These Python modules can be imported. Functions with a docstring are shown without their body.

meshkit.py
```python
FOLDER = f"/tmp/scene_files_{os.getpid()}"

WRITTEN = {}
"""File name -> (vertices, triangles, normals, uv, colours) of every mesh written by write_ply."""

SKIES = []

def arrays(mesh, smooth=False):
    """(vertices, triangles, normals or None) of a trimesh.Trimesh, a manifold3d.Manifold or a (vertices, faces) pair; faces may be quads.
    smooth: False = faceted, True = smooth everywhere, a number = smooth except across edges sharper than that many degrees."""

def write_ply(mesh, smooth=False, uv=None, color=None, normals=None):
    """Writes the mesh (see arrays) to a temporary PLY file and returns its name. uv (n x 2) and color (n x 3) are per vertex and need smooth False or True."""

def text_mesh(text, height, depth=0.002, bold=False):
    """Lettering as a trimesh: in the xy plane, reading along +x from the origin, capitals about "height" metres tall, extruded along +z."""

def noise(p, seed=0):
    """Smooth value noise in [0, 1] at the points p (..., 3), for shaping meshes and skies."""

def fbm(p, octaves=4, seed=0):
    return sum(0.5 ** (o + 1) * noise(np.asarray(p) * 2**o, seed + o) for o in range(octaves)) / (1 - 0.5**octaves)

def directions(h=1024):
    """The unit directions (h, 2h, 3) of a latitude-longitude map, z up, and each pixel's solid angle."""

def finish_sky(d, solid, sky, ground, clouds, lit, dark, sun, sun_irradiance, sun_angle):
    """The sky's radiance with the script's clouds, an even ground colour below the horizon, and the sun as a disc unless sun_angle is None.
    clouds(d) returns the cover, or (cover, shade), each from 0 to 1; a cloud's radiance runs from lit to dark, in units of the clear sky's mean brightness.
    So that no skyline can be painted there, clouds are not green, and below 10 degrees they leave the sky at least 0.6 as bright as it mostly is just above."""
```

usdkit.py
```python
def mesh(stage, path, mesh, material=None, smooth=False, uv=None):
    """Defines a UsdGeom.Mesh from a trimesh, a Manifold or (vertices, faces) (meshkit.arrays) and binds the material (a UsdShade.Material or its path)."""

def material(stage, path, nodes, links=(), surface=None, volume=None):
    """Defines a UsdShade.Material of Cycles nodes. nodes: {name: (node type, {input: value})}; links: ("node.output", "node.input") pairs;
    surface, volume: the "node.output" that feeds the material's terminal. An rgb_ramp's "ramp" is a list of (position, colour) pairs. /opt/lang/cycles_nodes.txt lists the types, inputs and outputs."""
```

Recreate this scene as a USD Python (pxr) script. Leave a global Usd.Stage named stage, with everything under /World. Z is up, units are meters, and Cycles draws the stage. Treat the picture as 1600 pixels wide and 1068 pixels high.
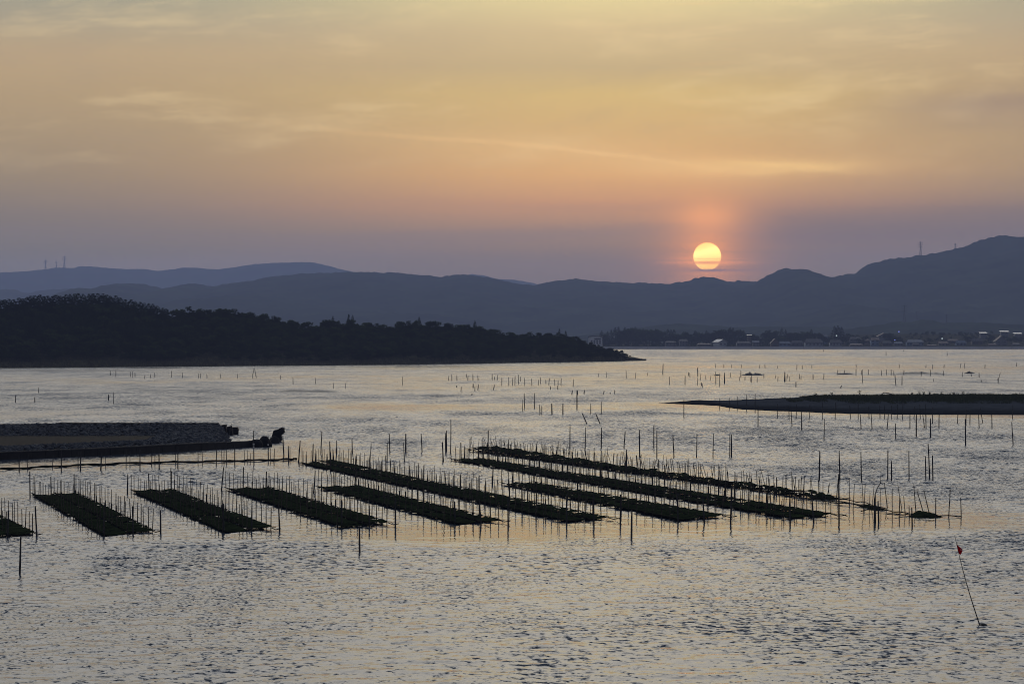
import math, random
import numpy as np, trimesh, shapely
import usdkit, meshkit
from pxr import Usd, UsdGeom, UsdLux, UsdShade, Gf, Sdf, Vt

stage = Usd.Stage.CreateInMemory()
UsdGeom.SetStageUpAxis(stage, "Z")
UsdGeom.SetStageMetersPerUnit(stage, 1.0)
UsdGeom.Xform.Define(stage, '/World')
UsdGeom.Scope.Define(stage, '/World/Looks')
rng = np.random.default_rng(7)
random.seed(7)

# ------------------------------------------------------------------ camera
CAM_H, FPX, HORIZON = 12.0, 4710.0, 525.0
PITCH = math.atan((534.0 - HORIZON) / FPX)
cam = UsdGeom.Camera.Define(stage, '/World/camera')
cam.CreateHorizontalApertureAttr(36.0)
cam.CreateFocalLengthAttr(36.0 * FPX / 1600.0)
cam.CreateClippingRangeAttr(Gf.Vec2f(1.0, 60000.0))
cam.AddTranslateOp().Set((0, 0, CAM_H))
cam.AddRotateXOp().Set(90.0 - math.degrees(PITCH))
cam.CreateExposureAttr(0.0)

# ------------------------------------------------------------------ node graph helper
class Graph:
    def __init__(self):
        self.nodes, self.links, self.n = {}, [], 0

    def add(self, kind, **inputs):
        self.n += 1
        name, vals = f'n{self.n}', {}
        for k, v in inputs.items():
            if isinstance(v, V):
                self.links.append((v.out, f'{name}.{k}'))
            else:
                vals[k] = v
        self.nodes[name] = (kind, vals)
        return name

    def math(self, t, a, b=0.5, c=0.0, clamp=False):
        return V(self, self.add('math', math_type=t, use_clamp=clamp, value1=a, value2=b, value3=c) + '.value')

    def noise(self, vec, scale, detail=3.0, rough=0.5, out='fac', distortion=0.0):
        return V(self, self.add('noise_texture', vector=vec, scale=scale, detail=detail, roughness=rough, distortion=distortion) + '.' + out)

    def xyz(self, x, y, z):
        return V(self, self.add('combine_xyz', x=x, y=y, z=z) + '.vector')

    def ramp(self, fac, stops):
        return V(self, self.add('rgb_ramp', fac=fac, ramp=stops) + '.color')

    def mix(self, fac, a, b, kind='mix'):
        return V(self, self.add('mix_color', blend_type=kind, fac=fac, a=a, b=b) + '.result')

    def smooth(self, v, a, b):
        return V(self, self.add('map_range', range_type='smoothstep', value=v, from_min=a, from_max=b, to_min=0.0, to_max=1.0, clamp=True) + '.result')


class V:
    def __init__(self, g, out):
        self.g, self.out = g, out
    def __add__(s, o): return s.g.math('add', s, o)
    def __radd__(s, o): return s.g.math('add', o, s)
    def __sub__(s, o): return s.g.math('subtract', s, o)
    def __rsub__(s, o): return s.g.math('subtract', o, s)
    def __mul__(s, o): return s.g.math('multiply', s, o)
    def __rmul__(s, o): return s.g.math('multiply', o, s)
    def __truediv__(s, o): return s.g.math('divide', s, o)
    def exp(s): return s.g.math('exponent', s)
    def sq(s): return s * s
    def gauss(s, c, w): return (((s - c) * (1.0 / w)).sq() * -1.0).exp()
    def pos(s): return s.g.math('maximum', s, 0.0)


# ------------------------------------------------------------------ sky: evening sun low in thick haze, thin cirrus
SUN_AZ = math.atan2(305.0, FPX)
SUN_EL = math.radians(1.51)
SKY_STRENGTH = 0.06
def build_sky():
    g = Graph()
    d = V(g, g.add('texture_coordinate') + '.generated')
    sep = g.add('separate_xyz', vector=d)
    x, y, z = V(g, sep + '.x'), V(g, sep + '.y'), V(g, sep + '.z')
    deg = 180.0 / math.pi
    e = g.math('arcsine', z) * deg                                   # elevation, degrees
    az = g.math('arctan2', x, y) * deg                               # azimuth, degrees
    s = g.math('sqrt', z.pos())
    air = V(g, g.add('sky_texture', sky_type='single_scattering', sun_disc=False, sun_elevation=SUN_EL, sun_rotation=SUN_AZ, aerosol_density=2.0) + '.color')
    k = 1.0 / SKY_STRENGTH
    def c(*v): return tuple(k * q for q in v)
    def at(deg_): return math.sqrt(math.sin(math.radians(deg_)))
    edge = g.ramp(s, [(0, c(.155, .143, .080)), (at(.9), c(.16, .147, .080)), (at(1.5), c(.185, .162, .105)), (at(2.25), c(.24, .197, .130)), (at(3.0), c(.35, .265, .138)), (at(3.7), c(.435, .320, .160)),
                      (at(4.6), c(.515, .370, .185)), (at(5.3), c(.57, .415, .220)), (at(5.9), c(.44, .38, .255)), (at(6.4), c(.37, .36, .265)), (at(9), c(.62, .58, .49)), (at(14), c(.93, .90, .83)), (at(24), c(.90, .91, .90)),
                      (at(33), c(.42, .48, .56)), (at(45), c(.14, .175, .24)), (at(60), c(.075, .10, .155)), (1, c(.06, .085, .14))])
    mid = g.ramp(s, [(0, c(.16, .135, .080)), (at(.9), c(.178, .140, .082)), (at(1.5), c(.240, .178, .100)), (at(2.0), c(.42, .26, .128)), (at(2.5), c(.74, .365, .140)), (at(3.1), c(.93, .51, .158)),
                     (at(3.9), c(.81, .525, .185)), (at(4.6), c(.79, .56, .195)), (at(5.1), c(.66, .50, .240)), (at(5.8), c(.76, .585, .300)), (at(6.4), c(.90, .75, .36)), (at(9), c(1.06, .96, .72)), (at(14), c(1.16, 1.08, .93)), (at(24), c(1.02, 1.0, .96)),
                     (at(33), c(.46, .52, .60)), (at(45), c(.15, .185, .25)), (at(60), c(.08, .105, .16)), (1, c(.062, .087, .142))])
    veil = g.mix(((az - 2.0) * (1 / 6.2)).sq() .__mul__(-1.0).exp(), edge, mid)
    away = g.ramp(s, [(0, c(.11, .105, .13)), (at(6), c(.13, .125, .155)), (at(16), c(.12, .13, .17)), (at(40), c(.085, .11, .16)), (1, c(.06, .085, .14))])
    back = g.smooth(g.math('cosine', (az - math.degrees(SUN_AZ)) * (1 / deg)), 0.9, -0.3)
    veil = g.mix(back, veil, away)
    a = az - math.degrees(SUN_AZ)
    h = e - math.degrees(SUN_EL)
    r2 = a.sq() + h.sq()
    r = g.math('sqrt', r2)
    # wisps of cirrus: stretched, warped noise
    warp = g.noise(g.xyz(az * 0.10, e * 0.35, 3.0), 1.0, 3.0)
    wis = g.noise(g.xyz(az * 0.16 + e * 0.10, e * 0.62 - az * 0.06 + warp * 1.6, 0.0), 1.0, 6.0, 0.55)
    fine = g.noise(g.xyz(az * 0.34 + e * 0.3, e * 2.0 - az * 0.16 + warp * 3.0, 7.0), 1.0, 7.0, 0.62)
    high = g.smooth(e, 2.2, 4.5)
    streak = g.smooth(wis * 0.5 + fine * 0.5, 0.49, 0.66) * high
    veil = g.mix(streak * 0.36, veil, c(1.05, .80, .40))
    dim = g.smooth(wis * 0.7 + fine * 0.3, 0.47, 0.30) * high
    veil = g.mix(dim * 0.26, veil, c(.40, .32, .23))
    # one long soft streak that falls to the right
    line = 3.72 - a * 0.0 - (az + 1.2) * 0.055 - (az + 1.2) * g.math('absolute', az + 1.2) * 0.011
    lw = g.noise(g.xyz(az * 0.9, e * 2.0, 1.0), 1.0, 4.0)
    band = (e - line + (lw - 0.5) * 0.12)
    glowline = g.math('maximum', band.gauss(0.0, 0.07), band.gauss(-0.05, 0.28) * 0.45) * az.gauss(1.2, 4.2) * g.smooth(az, 5.4, 4.0)
    veil = g.mix(glowline * (0.30 + lw * 0.34), veil, c(1.15, .74, .30))
    # a brighter lane to the right of the streak's end and a greyer lane above it
    lane = g.noise(g.xyz(az * 0.22, e * 1.6, 31.0), 1.0, 5.0, 0.55)
    veil = g.mix((e + (lane - 0.5) * 0.35).gauss(3.20, 0.17) * az.gauss(4.7, 1.9) * g.smooth(lane, 0.30, 0.62) * 0.9, veil, c(1.2, .78, .27))
    veil = g.mix((e + (lane - 0.5) * 0.6).gauss(4.35, 0.40) * g.smooth(az, 5.5, 9.5) * 0.85, veil, c(.40, .29, .18))
    # strata of haze near the horizon
    st = g.noise(g.xyz(az * 0.11, e * 1.9, 11.0), 1.0, 4.0, 0.5)
    low = g.smooth(e, 3.6, 1.2)
    veil = g.mix(g.smooth(st, 0.45, 0.70) * low * 0.45, veil, c(.235, .19, .165))
    bank = (e + (st - 0.5) * 0.8).gauss(1.95, 0.55) * g.smooth(az, 3.5, 5.4)
    veil = g.mix(bank * 0.8, veil, c(.160, .140, .135))
    # the glow and the disc of the sun, barred by thin cloud
    thin = g.noise(g.xyz(az * 0.5, e * 9.0, 21.0), 1.0, 3.0, 0.5)
    glow = g.math('exponent', r * -1.0 * (1 / 0.46)) * (0.55 + thin * 0.9)
    veil = g.mix(g.math('minimum', glow * 1.0, 0.9), veil, c(2.0, .62, .06))
    pillar = ((a * (1 / 0.55)).sq() + ((h - 0.75) * (1 / 0.28)).sq()) * -1.0
    veil = g.mix(pillar.exp() * 0.48, veil, c(1.6, .62, .15))
    bars = (g.math('maximum', h.gauss(-0.045, 0.018) * 0.42, h.gauss(-0.115, 0.034) * 0.95) + (thin - 0.55) * 0.25).pos()
    disc = g.smooth(r, 0.268, 0.256)
    sun_c = g.ramp(g.smooth(h - a * 0.25, -0.30, 0.34), [(0, c(2.4, 1.15, .16)), (.35, c(3.2, 1.85, .40)), (.7, c(3.4, 2.15, .55)), (1, c(2.9, 1.25, .22))])
    veil = g.mix(disc, veil, sun_c)
    veil = g.mix(bars * a.gauss(0.0, 0.6), veil, c(1.7, .55, .10))
    dark = h.gauss(-0.262, 0.026) * g.math('maximum', a.gauss(0.08, 0.42), a.gauss(0.35, 0.8) * 0.55)
    veil = g.mix(g.math('minimum', dark * 0.95, 1.0), veil, c(.235, .155, .165))
    under = g.smooth(h, -0.262, -0.275) * disc                       # the disc ends at that bar of cloud
    veil = g.mix(under, veil, c(.95, .36, .13))
    col = g.mix(0.95, air, veil)
    out = g.add('background_shader', color=col, strength=SKY_STRENGTH)
    return usdkit.material(stage, '/World/Looks/sky_look', g.nodes, g.links, surface=out + '.background')

def custom(p, **kw):
    p = p.GetPrim() if hasattr(p, 'GetPrim') else p
    for k_, v_ in kw.items():
        if v_ is not None:
            p.SetCustomDataByKey(k_, v_)
    return p

sky = UsdLux.DomeLight.Define(stage, '/World/sky')
custom(sky, kind='structure', label='hazy orange evening sky with the low sun and thin streaks of cloud', category='sky')
UsdShade.MaterialBindingAPI.Apply(sky.GetPrim()).Bind(build_sky())

sun = UsdLux.DistantLight.Define(stage, '/World/sun')
sun.CreateIntensityAttr(0.00005)
sun.CreateAngleAttr(0.53)
sun.CreateColorAttr(Gf.Vec3f(1.0, 0.52, 0.2))
sun.GetPrim().CreateAttribute('inputs:normalize', Sdf.ValueTypeNames.Bool).Set(True)
sun.AddRotateZOp().Set(-math.degrees(SUN_AZ))
sun.AddRotateXOp().Set(-(90.0 - math.degrees(SUN_EL)))               # its -z axis points from the sun to the camera

# ------------------------------------------------------------------ helpers
W = '/World/'
taken = {}
def numbered(path):
    n = taken.get(path, 0)
    taken[path] = n + 1
    return path if n == 0 else f'{path}_{n:03d}'

def ray(px, py):
    u, v = (px - 800.0) / FPX, (534.0 - py) / FPX
    c, s = math.cos(PITCH), math.sin(PITCH)
    return np.array([u, c + v * s, -s + v * c])

def at(px, py, z=0.0):
    d = ray(px, py)
    t = (z - CAM_H) / d[2]
    return np.array([0, 0, CAM_H]) + t * d

def at_depth(px, py, Y):
    d = ray(px, py)
    return np.array([0, 0, CAM_H]) + d * (Y / d[1])

def obj(name, mesh, mat, parent=None, loc=None, smooth=False, **data):
    base = parent.GetPath().pathString + '/' if parent is not None else W
    m = usdkit.mesh(stage, numbered(base + name), mesh, mat, smooth=smooth)
    if loc is not None:
        m.AddTranslateOp().Set(tuple(float(q) for q in loc))
    custom(m, **data)
    return m.GetPrim()

def thing(name, loc=(0, 0, 0), rotz=0.0, **data):
    x = UsdGeom.Xform.Define(stage, numbered(W + name))
    x.AddTranslateOp().Set(tuple(float(q) for q in loc))
    if rotz:
        x.AddRotateZOp().Set(float(math.degrees(rotz)))
    custom(x, **data)
    return x.GetPrim()

def cat(parts):
    vs, fs, n = [], [], 0
    for v, f in parts:
        vs.append(v); fs.append(np.asarray(f) + n); n += len(v)
    return np.vstack(vs), np.vstack(fs)

def tri(f):
    f = np.asarray(f)
    return f if f.shape[1] == 3 else np.vstack([f[:, [0, 1, 2]], f[:, [0, 2, 3]]])

def tube(pts, radii, sides=5, cap=True):
    p = np.asarray(pts, float)
    r = np.broadcast_to(radii, (len(p),))
    t = np.gradient(p, axis=0); t /= np.linalg.norm(t, axis=1, keepdims=True) + 1e-12
    ref = np.array([1.0, 0, 0]) if abs(t[:, 0]).mean() < 0.8 else np.array([0, 0, 1.0])
    a = np.cross(t, ref); a /= np.linalg.norm(a, axis=1, keepdims=True) + 1e-12
    b = np.cross(t, a)
    ang = np.arange(sides) * 2 * np.pi / sides
    v = p[:, None] + r[:, None, None] * (np.cos(ang)[None, :, None] * a[:, None] + np.sin(ang)[None, :, None] * b[:, None])
    i, j = np.meshgrid(np.arange(len(p) - 1), np.arange(sides), indexing='ij')
    q = np.stack([i * sides + j, i * sides + (j + 1) % sides, (i + 1) * sides + (j + 1) % sides, (i + 1) * sides + j], -1).reshape(-1, 4)
    f = tri(q); v = v.reshape(-1, 3)
    if cap:
        n = len(v); v = np.vstack([v, p[-1:]])
        k = (len(p) - 1) * sides
        f = np.vstack([f, [[k + q_, k + (q_ + 1) % sides, n] for q_ in range(sides)]])
    return v, f

def box(lo, hi):
    b = trimesh.creation.box(bounds=[lo, hi])
    return np.array(b.vertices), np.array(b.faces)

def prism(poly, depth):
    """poly: (x, z) outline, extruded along y from 0 to depth."""
    m = trimesh.creation.extrude_polygon(shapely.Polygon(poly), depth, engine='earcut')
    v = np.array(m.vertices)
    return np.column_stack([v[:, 0], depth - v[:, 2], v[:, 1]]), np.array(m.faces)

def grid(P):
    """(r, c, 3) points as a sheet."""
    r, c = P.shape[:2]
    i, j = np.meshgrid(np.arange(r - 1), np.arange(c - 1), indexing='ij')
    q = np.stack([i * c + j, i * c + j + 1, (i + 1) * c + j + 1, (i + 1) * c + j], -1).reshape(-1, 4)
    return P.reshape(-1, 3), tri(q)

ORD = 'first second third fourth fifth sixth seventh eighth ninth tenth eleventh twelfth thirteenth fourteenth fifteenth sixteenth seventeenth eighteenth nineteenth'.split()
for tens, tenth in zip('twenty thirty forty fifty sixty seventy eighty'.split(), 'twentieth thirtieth fortieth fiftieth sixtieth seventieth eightieth'.split()):
    ORD += [tenth] + [f'{tens} {q}' for q in ORD[:9]]

def interp(x, pts):
    p = np.asarray(pts, float)
    return np.interp(x, p[:, 0], p[:, 1])

# ------------------------------------------------------------------ materials
def plain(name, color, rough=0.8, var=0.35, scale=3.0, color2=None, spec=0.3, **kw):
    g = Graph()
    pos = V(g, g.add('geometry') + '.position')
    n = g.noise(pos, scale, 4.0, 0.6)
    a = tuple(q * (1 - var) for q in color)
    b = color2 or tuple(q * (1 + var) for q in color)
    col = g.ramp(n, [(0.3, a), (0.7, b)])
    out = g.add('principled_bsdf', base_color=col, roughness=rough, specular_ior_level=spec, **kw)
    return usdkit.material(stage, W + 'Looks/' + name, g.nodes, g.links, surface=out + '.BSDF')

M = {
    'hill': plain('hill_forest', (.030, .038, .026), 1.0, .5, .012, spec=0.0),
    'headland': plain('headland_soil', (.045, .045, .030), 1.0, .4, .2, spec=0.0),
    'reed': plain('reed', (.06, .055, .036), .9, .4, .3, spec=0.05),
    'sand': plain('wet_sand', (.085, .075, .065), .75, .3, .25, spec=.25),
    'mud': plain('mud', (.05, .045, .04), .5, .3, 1.0),
    'grass': plain('bank_grass', (.035, .045, .020), .9, .4, 1.2, spec=.05),
    'bamboo': plain('bamboo', (.036, .033, .030), .8, .5, 4.0, spec=.05),
    'stake': plain('weathered_stake', (.042, .043, .048), .8, .4, 3.0, spec=.06),
    'net': plain('seaweed_net', (.012, .018, .0085), 1.0, .75, 1.3, spec=.0),
    'rope': plain('rope', (.020, .020, .016), .9, .3, 3.0, spec=.0),
    'rock': plain('rock', (.036, .043, .058), .85, .45, 1.3, spec=.03),
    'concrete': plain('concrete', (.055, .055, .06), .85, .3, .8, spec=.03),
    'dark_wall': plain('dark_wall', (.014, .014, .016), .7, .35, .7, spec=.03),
    'fill': plain('gravel_fill', (.015, .0135, .012), .95, .25, .6, spec=.03),
    'wood': plain('driftwood', (.06, .05, .04), .9, .3, 5.0),
    'bark': plain('bark', (.05, .04, .03), .95, .3, 3.0, spec=.1),
    'steel': plain('pylon_steel', (.07, .07, .075), .6, .1, 1.0),
    'wall_white': plain('white_wall', (.24, .27, .32), .8, .08, .3),
    'white_paint': plain('white_paint', (.52, .56, .62), .8, .08, .3),
    'wall_grey': plain('grey_wall', (.12, .13, .155), .8, .12, .3),
    'wall_beige': plain('beige_wall', (.17, .16, .15), .8, .12, .3),
    'wall_blue': plain('blue_wall', (.13, .19, .30), .7, .12, .3),
    'wall_dark': plain('brown_wall', (.09, .075, .065), .8, .2, .3),
    'roof_dark': plain('dark_tile_roof', (.045, .045, .050), .55, .2, 1.0),
    'roof_blue': plain('blue_tile_roof', (.05, .07, .11), .5, .2, 1.0),
    'roof_brown': plain('brown_roof', (.12, .09, .075), .6, .2, 1.0),
    'roof_tin': plain('tin_roof', (.36, .36, .37), .32, .1, 1.0, spec=.6, metallic=.7),
    'pane': plain('window_glass', (.02, .022, .025), .1, .2, 1.0, spec=.6),
    'seawall': plain('seawall_concrete', (.36, .38, .42), .85, .15, .05),
    'white': plain('white_band', (.6, .6, .6), .7, .1, 4.0),
    'float': plain('black_float', (.02, .02, .02), .5, .2, 4.0),
}

def leaf_mat(name, color):
    g = Graph()
    info = g.add('object_info'); geo = g.add('geometry')
    n = g.noise(V(g, geo + '.position'), 0.35, 3.0)
    f = n * 0.6 + V(g, info + '.random') * 0.5
    col = g.ramp(f, [(0.2, tuple(q * .4 for q in color)), (.8, tuple(q * 1.9 for q in color))])
    d = g.add('diffuse_bsdf', color=col)
    t = g.add('translucent_bsdf', color=col)
    o = g.add('mix_closure', fac=0.3, closure1=V(g, d + '.BSDF'), closure2=V(g, t + '.BSDF'))
    return usdkit.material(stage, W + 'Looks/' + name, g.nodes, g.links, surface=o + '.closure')
def cloth(name, color):
    g = Graph()
    n = g.noise(V(g, g.add('geometry') + '.position'), 9.0, 3.0)
    col = g.ramp(n, [(.3, tuple(q * .75 for q in color)), (.7, tuple(min(q * 1.15, .9) for q in color))])
    d, t = g.add('diffuse_bsdf', color=col), g.add('translucent_bsdf', color=col)
    o = g.add('mix_closure', fac=.5, closure1=V(g, d + '.BSDF'), closure2=V(g, t + '.BSDF'))
    return usdkit.material(stage, W + 'Looks/' + name, g.nodes, g.links, surface=o + '.closure')
M['flag'] = cloth('red_cloth', (.62, .015, .03))
M['leaf_dark'] = leaf_mat('conifer_needles', (.011, .017, .011))
M['leaf_green'] = leaf_mat('broad_leaves', (.019, .027, .011))

def lamp_mat(name, color, strength):
    return usdkit.material(stage, W + 'Looks/' + name, {'e': ('emission', {'color': color, 'strength': strength})}, [], surface='e.emission')
M['lamp_blue'] = lamp_mat('blue_lamp', (.25, .3, 1.0), 1.3)
M['lamp_white'] = lamp_mat('white_lamp', (.8, .95, 1.0), .9)

# ------------------------------------------------------------------ the nets: outlines on the picture, laid down on the water
NET_Z = 0.14
NETS = [  # far left, far right, near left, near right corner; label
    dict(q=[(-140, 775), (-70, 772), (-30, 838), (54, 832)], d='leftmost seaweed net, cut by the left edge of the photo'),
    dict(q=[(50, 771.5), (118, 768.5), (161, 834), (238, 828)], d='short seaweed net beside the lone stake at the far left'),
    dict(q=[(205, 766), (268, 764), (350, 829), (425, 824)], d='short seaweed net with the bundle topped stake at its near corner'),
    dict(q=[(352, 762.5), (420, 761), (534, 822), (608, 816.5)], d='short seaweed net behind the lone foreground stake left of centre'),
    dict(q=[(493, 760), (555, 758), (711, 816), (780, 812)], d='short seaweed net just right of the lone foreground stake left of centre'),
    dict(q=[(466, 722), (518, 720), (885, 813), (950, 808)], d='long seaweed net starting at the end of the floating boom'),
    dict(q=[(783, 754.5), (832, 753), (1059, 811), (1130, 805)], d='medium seaweed net right behind the foreground stake in the middle'),
    dict(q=[(703, 717), (748, 715.5), (1234, 808), (1300, 803)], d='long straight seaweed net, second from the back'),
    dict(q=[(732, 702), (775, 700), (1262, 776), (1306, 777)], d='ragged sagging seaweed net with leaning poles, farthest back', ragged=True),
]
for n in NETS:
    n['P'] = [at(*c, NET_Z) for c in n['q']]
NET_SHAPES = shapely.union_all([shapely.Polygon([n['P'][i][:2] for i in (0, 1, 3, 2)]) for n in NETS])

# ------------------------------------------------------------------ water
def build_water():
    rows, D = [-3000.0, -600.0, -100.0, 40.0, 80.0, 92.0], 96.0
    while D < 1700:
        rows.append(D)
        D += 0.23 if D < 190 else 0.23 * (D / 190) ** 1.55
    rows += [1760, 1900, 2100, 2400, 2800, 3400, 4500, 7000, 14000, 30000]
    rows = np.array(rows)
    NC = 560
    c = np.linspace(-1, 1, NC)
    hw = np.where(rows > 90, 0.185 * np.minimum(rows, 6000) + 5, 0.185 * 92 + 5)
    X = hw[:, None] * c[None]
    out = np.array([6.0, 25, 100, 500, 3000, 12000])
    X = np.hstack([-(hw[:, None] + out[::-1]), X, hw[:, None] + out])
    Y = np.broadcast_to(rows[:, None], X.shape).copy()
    dx = np.gradient(X, axis=1); dy = np.broadcast_to(np.gradient(rows)[:, None], X.shape)
    # how rough each place is: gusts, and lulls in the lee of nets, wall and bank
    P2 = np.stack([X / 26.0, Y / 60.0, np.zeros_like(X)], -1)
    gust = meshkit.fbm(P2, 4, 3)
    far = np.stack([X / 160.0, Y / 420.0, np.ones_like(X)], -1)
    gust = 0.55 * gust + 0.45 * meshkit.fbm(far, 4, 9)
    rough = np.clip(0.68 + (gust - 0.5) * 2.2, 0.45, 1.08)
    calm = np.ones_like(X)
    near = (Y > 150) & (Y < 620) & (np.abs(X) < 160)
    pts = shapely.points(X[near], Y[near])
    lulls = [(NET_SHAPES, 2.0, 12.0, 0.42)]
    poly = lambda q, z=0: shapely.Polygon([at(a, b, z)[:2] for a, b in q])
    lulls.append((poly([(640, 824), (900, 812), (1300, 806), (1480, 806), (1480, 814), (1200, 823), (800, 834)]), 0.0, 16.0, 0.20))
    lulls.append((poly([(-40, 733), (-40, 712), (440, 690), (470, 700), (470, 722), (240, 727)]), 1.0, 14.0, 0.34))
    lulls.append((poly([(480, 708), (560, 706), (1000, 707), (1010, 711), (700, 716), (500, 712)]), 0.5, 11.0, 0.48))
    lulls.append((poly([(1290, 778), (1470, 806), (1520, 806), (1520, 816), (1290, 818)]), 2.0, 12.0, 0.15))
    lulls.append((poly([(1030, 631), (1140, 640), (1200, 643), (1700, 650), (1700, 640), (1100, 629)]), 3.0, 26.0, 0.3))
    lulls.append((poly([(640, 634), (1030, 633), (1030, 638), (640, 637)]), 3.0, 30.0, 0.4))
    for geo, r0, r1, k in lulls:
        d = shapely.distance(pts, geo)
        d = d + (meshkit.fbm(np.stack([X[near] / 9, Y[near] / 9, np.full(near.sum(), 5.0)], -1), 3, 2) - 0.5) * (r1 - r0) * 0.9
        t = np.clip((d - r0) / (r1 - r0), 0, 1)
        calm[near] = np.minimum(calm[near], k + (1 - k) * t * t * (3 - 2 * t))
    # long calm lanes on the far water
    lane = lambda y0, y1: np.exp(-(((Y - (at(800, y0)[1] + at(800, y1)[1]) / 2) / (abs(at(800, y0)[1] - at(800, y1)[1]) / 2)) ** 2))
    calm *= 1 - 0.30 * lane(571, 576) * (X < 300) - 0.15 * lane(546, 551) - 0.18 * lane(586, 590)
    fade = np.clip((rows - 90) / 8, 0, 1)[:, None] * np.clip((X.shape[1] / 2 + 40 - np.abs(np.arange(X.shape[1]) - X.shape[1] / 2)) / 40, 0, 1)[None]
    amp = rough * calm * fade
    amp[:, :6] = 0; amp[:, -6:] = 0
    lost = np.zeros_like(X)
    Z = np.zeros_like(X); GX = np.zeros_like(X); GY = np.zeros_like(X)
    r = np.random.default_rng(11)
    n = 84
    for i in range(n):
        L = 0.42 * (7.0 / 0.42) ** ((i + r.random()) / n)
        th = math.radians(-78) + r.normal() * 0.75                    # travelling towards the camera, widely spread
        kx, ky = 2 * math.pi / L * math.cos(th), 2 * math.pi / L * math.sin(th)
        slope = 0.0160 * (1.0 if L < 2.2 else (2.2 / L) ** 0.9)
        a = slope / (2 * math.pi / L)
        eff = np.hypot(dx * math.cos(th), dy * math.sin(th))
        keep = np.clip((L / np.maximum(eff, 1e-3) - 2.0) / 1.5, 0, 1)
        lost += (slope * (1 - keep)) ** 2 * .5
        rowsel = np.where(keep.max(1) > 0)[0]
        if not len(rowsel):
            continue
        sl = slice(rowsel[0], rowsel[-1] + 1)
        ph = kx * X[sl] + ky * Y[sl] + r.random() * 6.283
        A = a * amp[sl] * keep[sl]
        Z[sl] += A * np.sin(ph)
        q = A * np.cos(ph) * 0.9
        GX[sl] += q * math.cos(th); GY[sl] += q * math.sin(th)
    lim = 0.35
    P = np.stack([X + np.clip(GX, -lim * dx, lim * dx), Y + np.clip(GY, -lim * dy, lim * dy), Z], -1)
    v, f = grid(P)
    m = usdkit.mesh(stage, numbered(W + 'water'), (v, f), water_mat(), smooth=True)
    UsdGeom.PrimvarsAPI(m).CreatePrimvar('ripple', Sdf.ValueTypeNames.FloatArray, 'vertex').Set(Vt.FloatArray.FromNumpy((rough * calm).ravel().astype(np.float32)))
    UsdGeom.PrimvarsAPI(m).CreatePrimvar('swell', Sdf.ValueTypeNames.FloatArray, 'vertex').Set(Vt.FloatArray.FromNumpy((np.sqrt(lost) * rough * calm).ravel().astype(np.float32)))
    custom(m, kind='structure', label='rippled grey water of the bay reflecting the evening sky', category='water')

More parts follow.
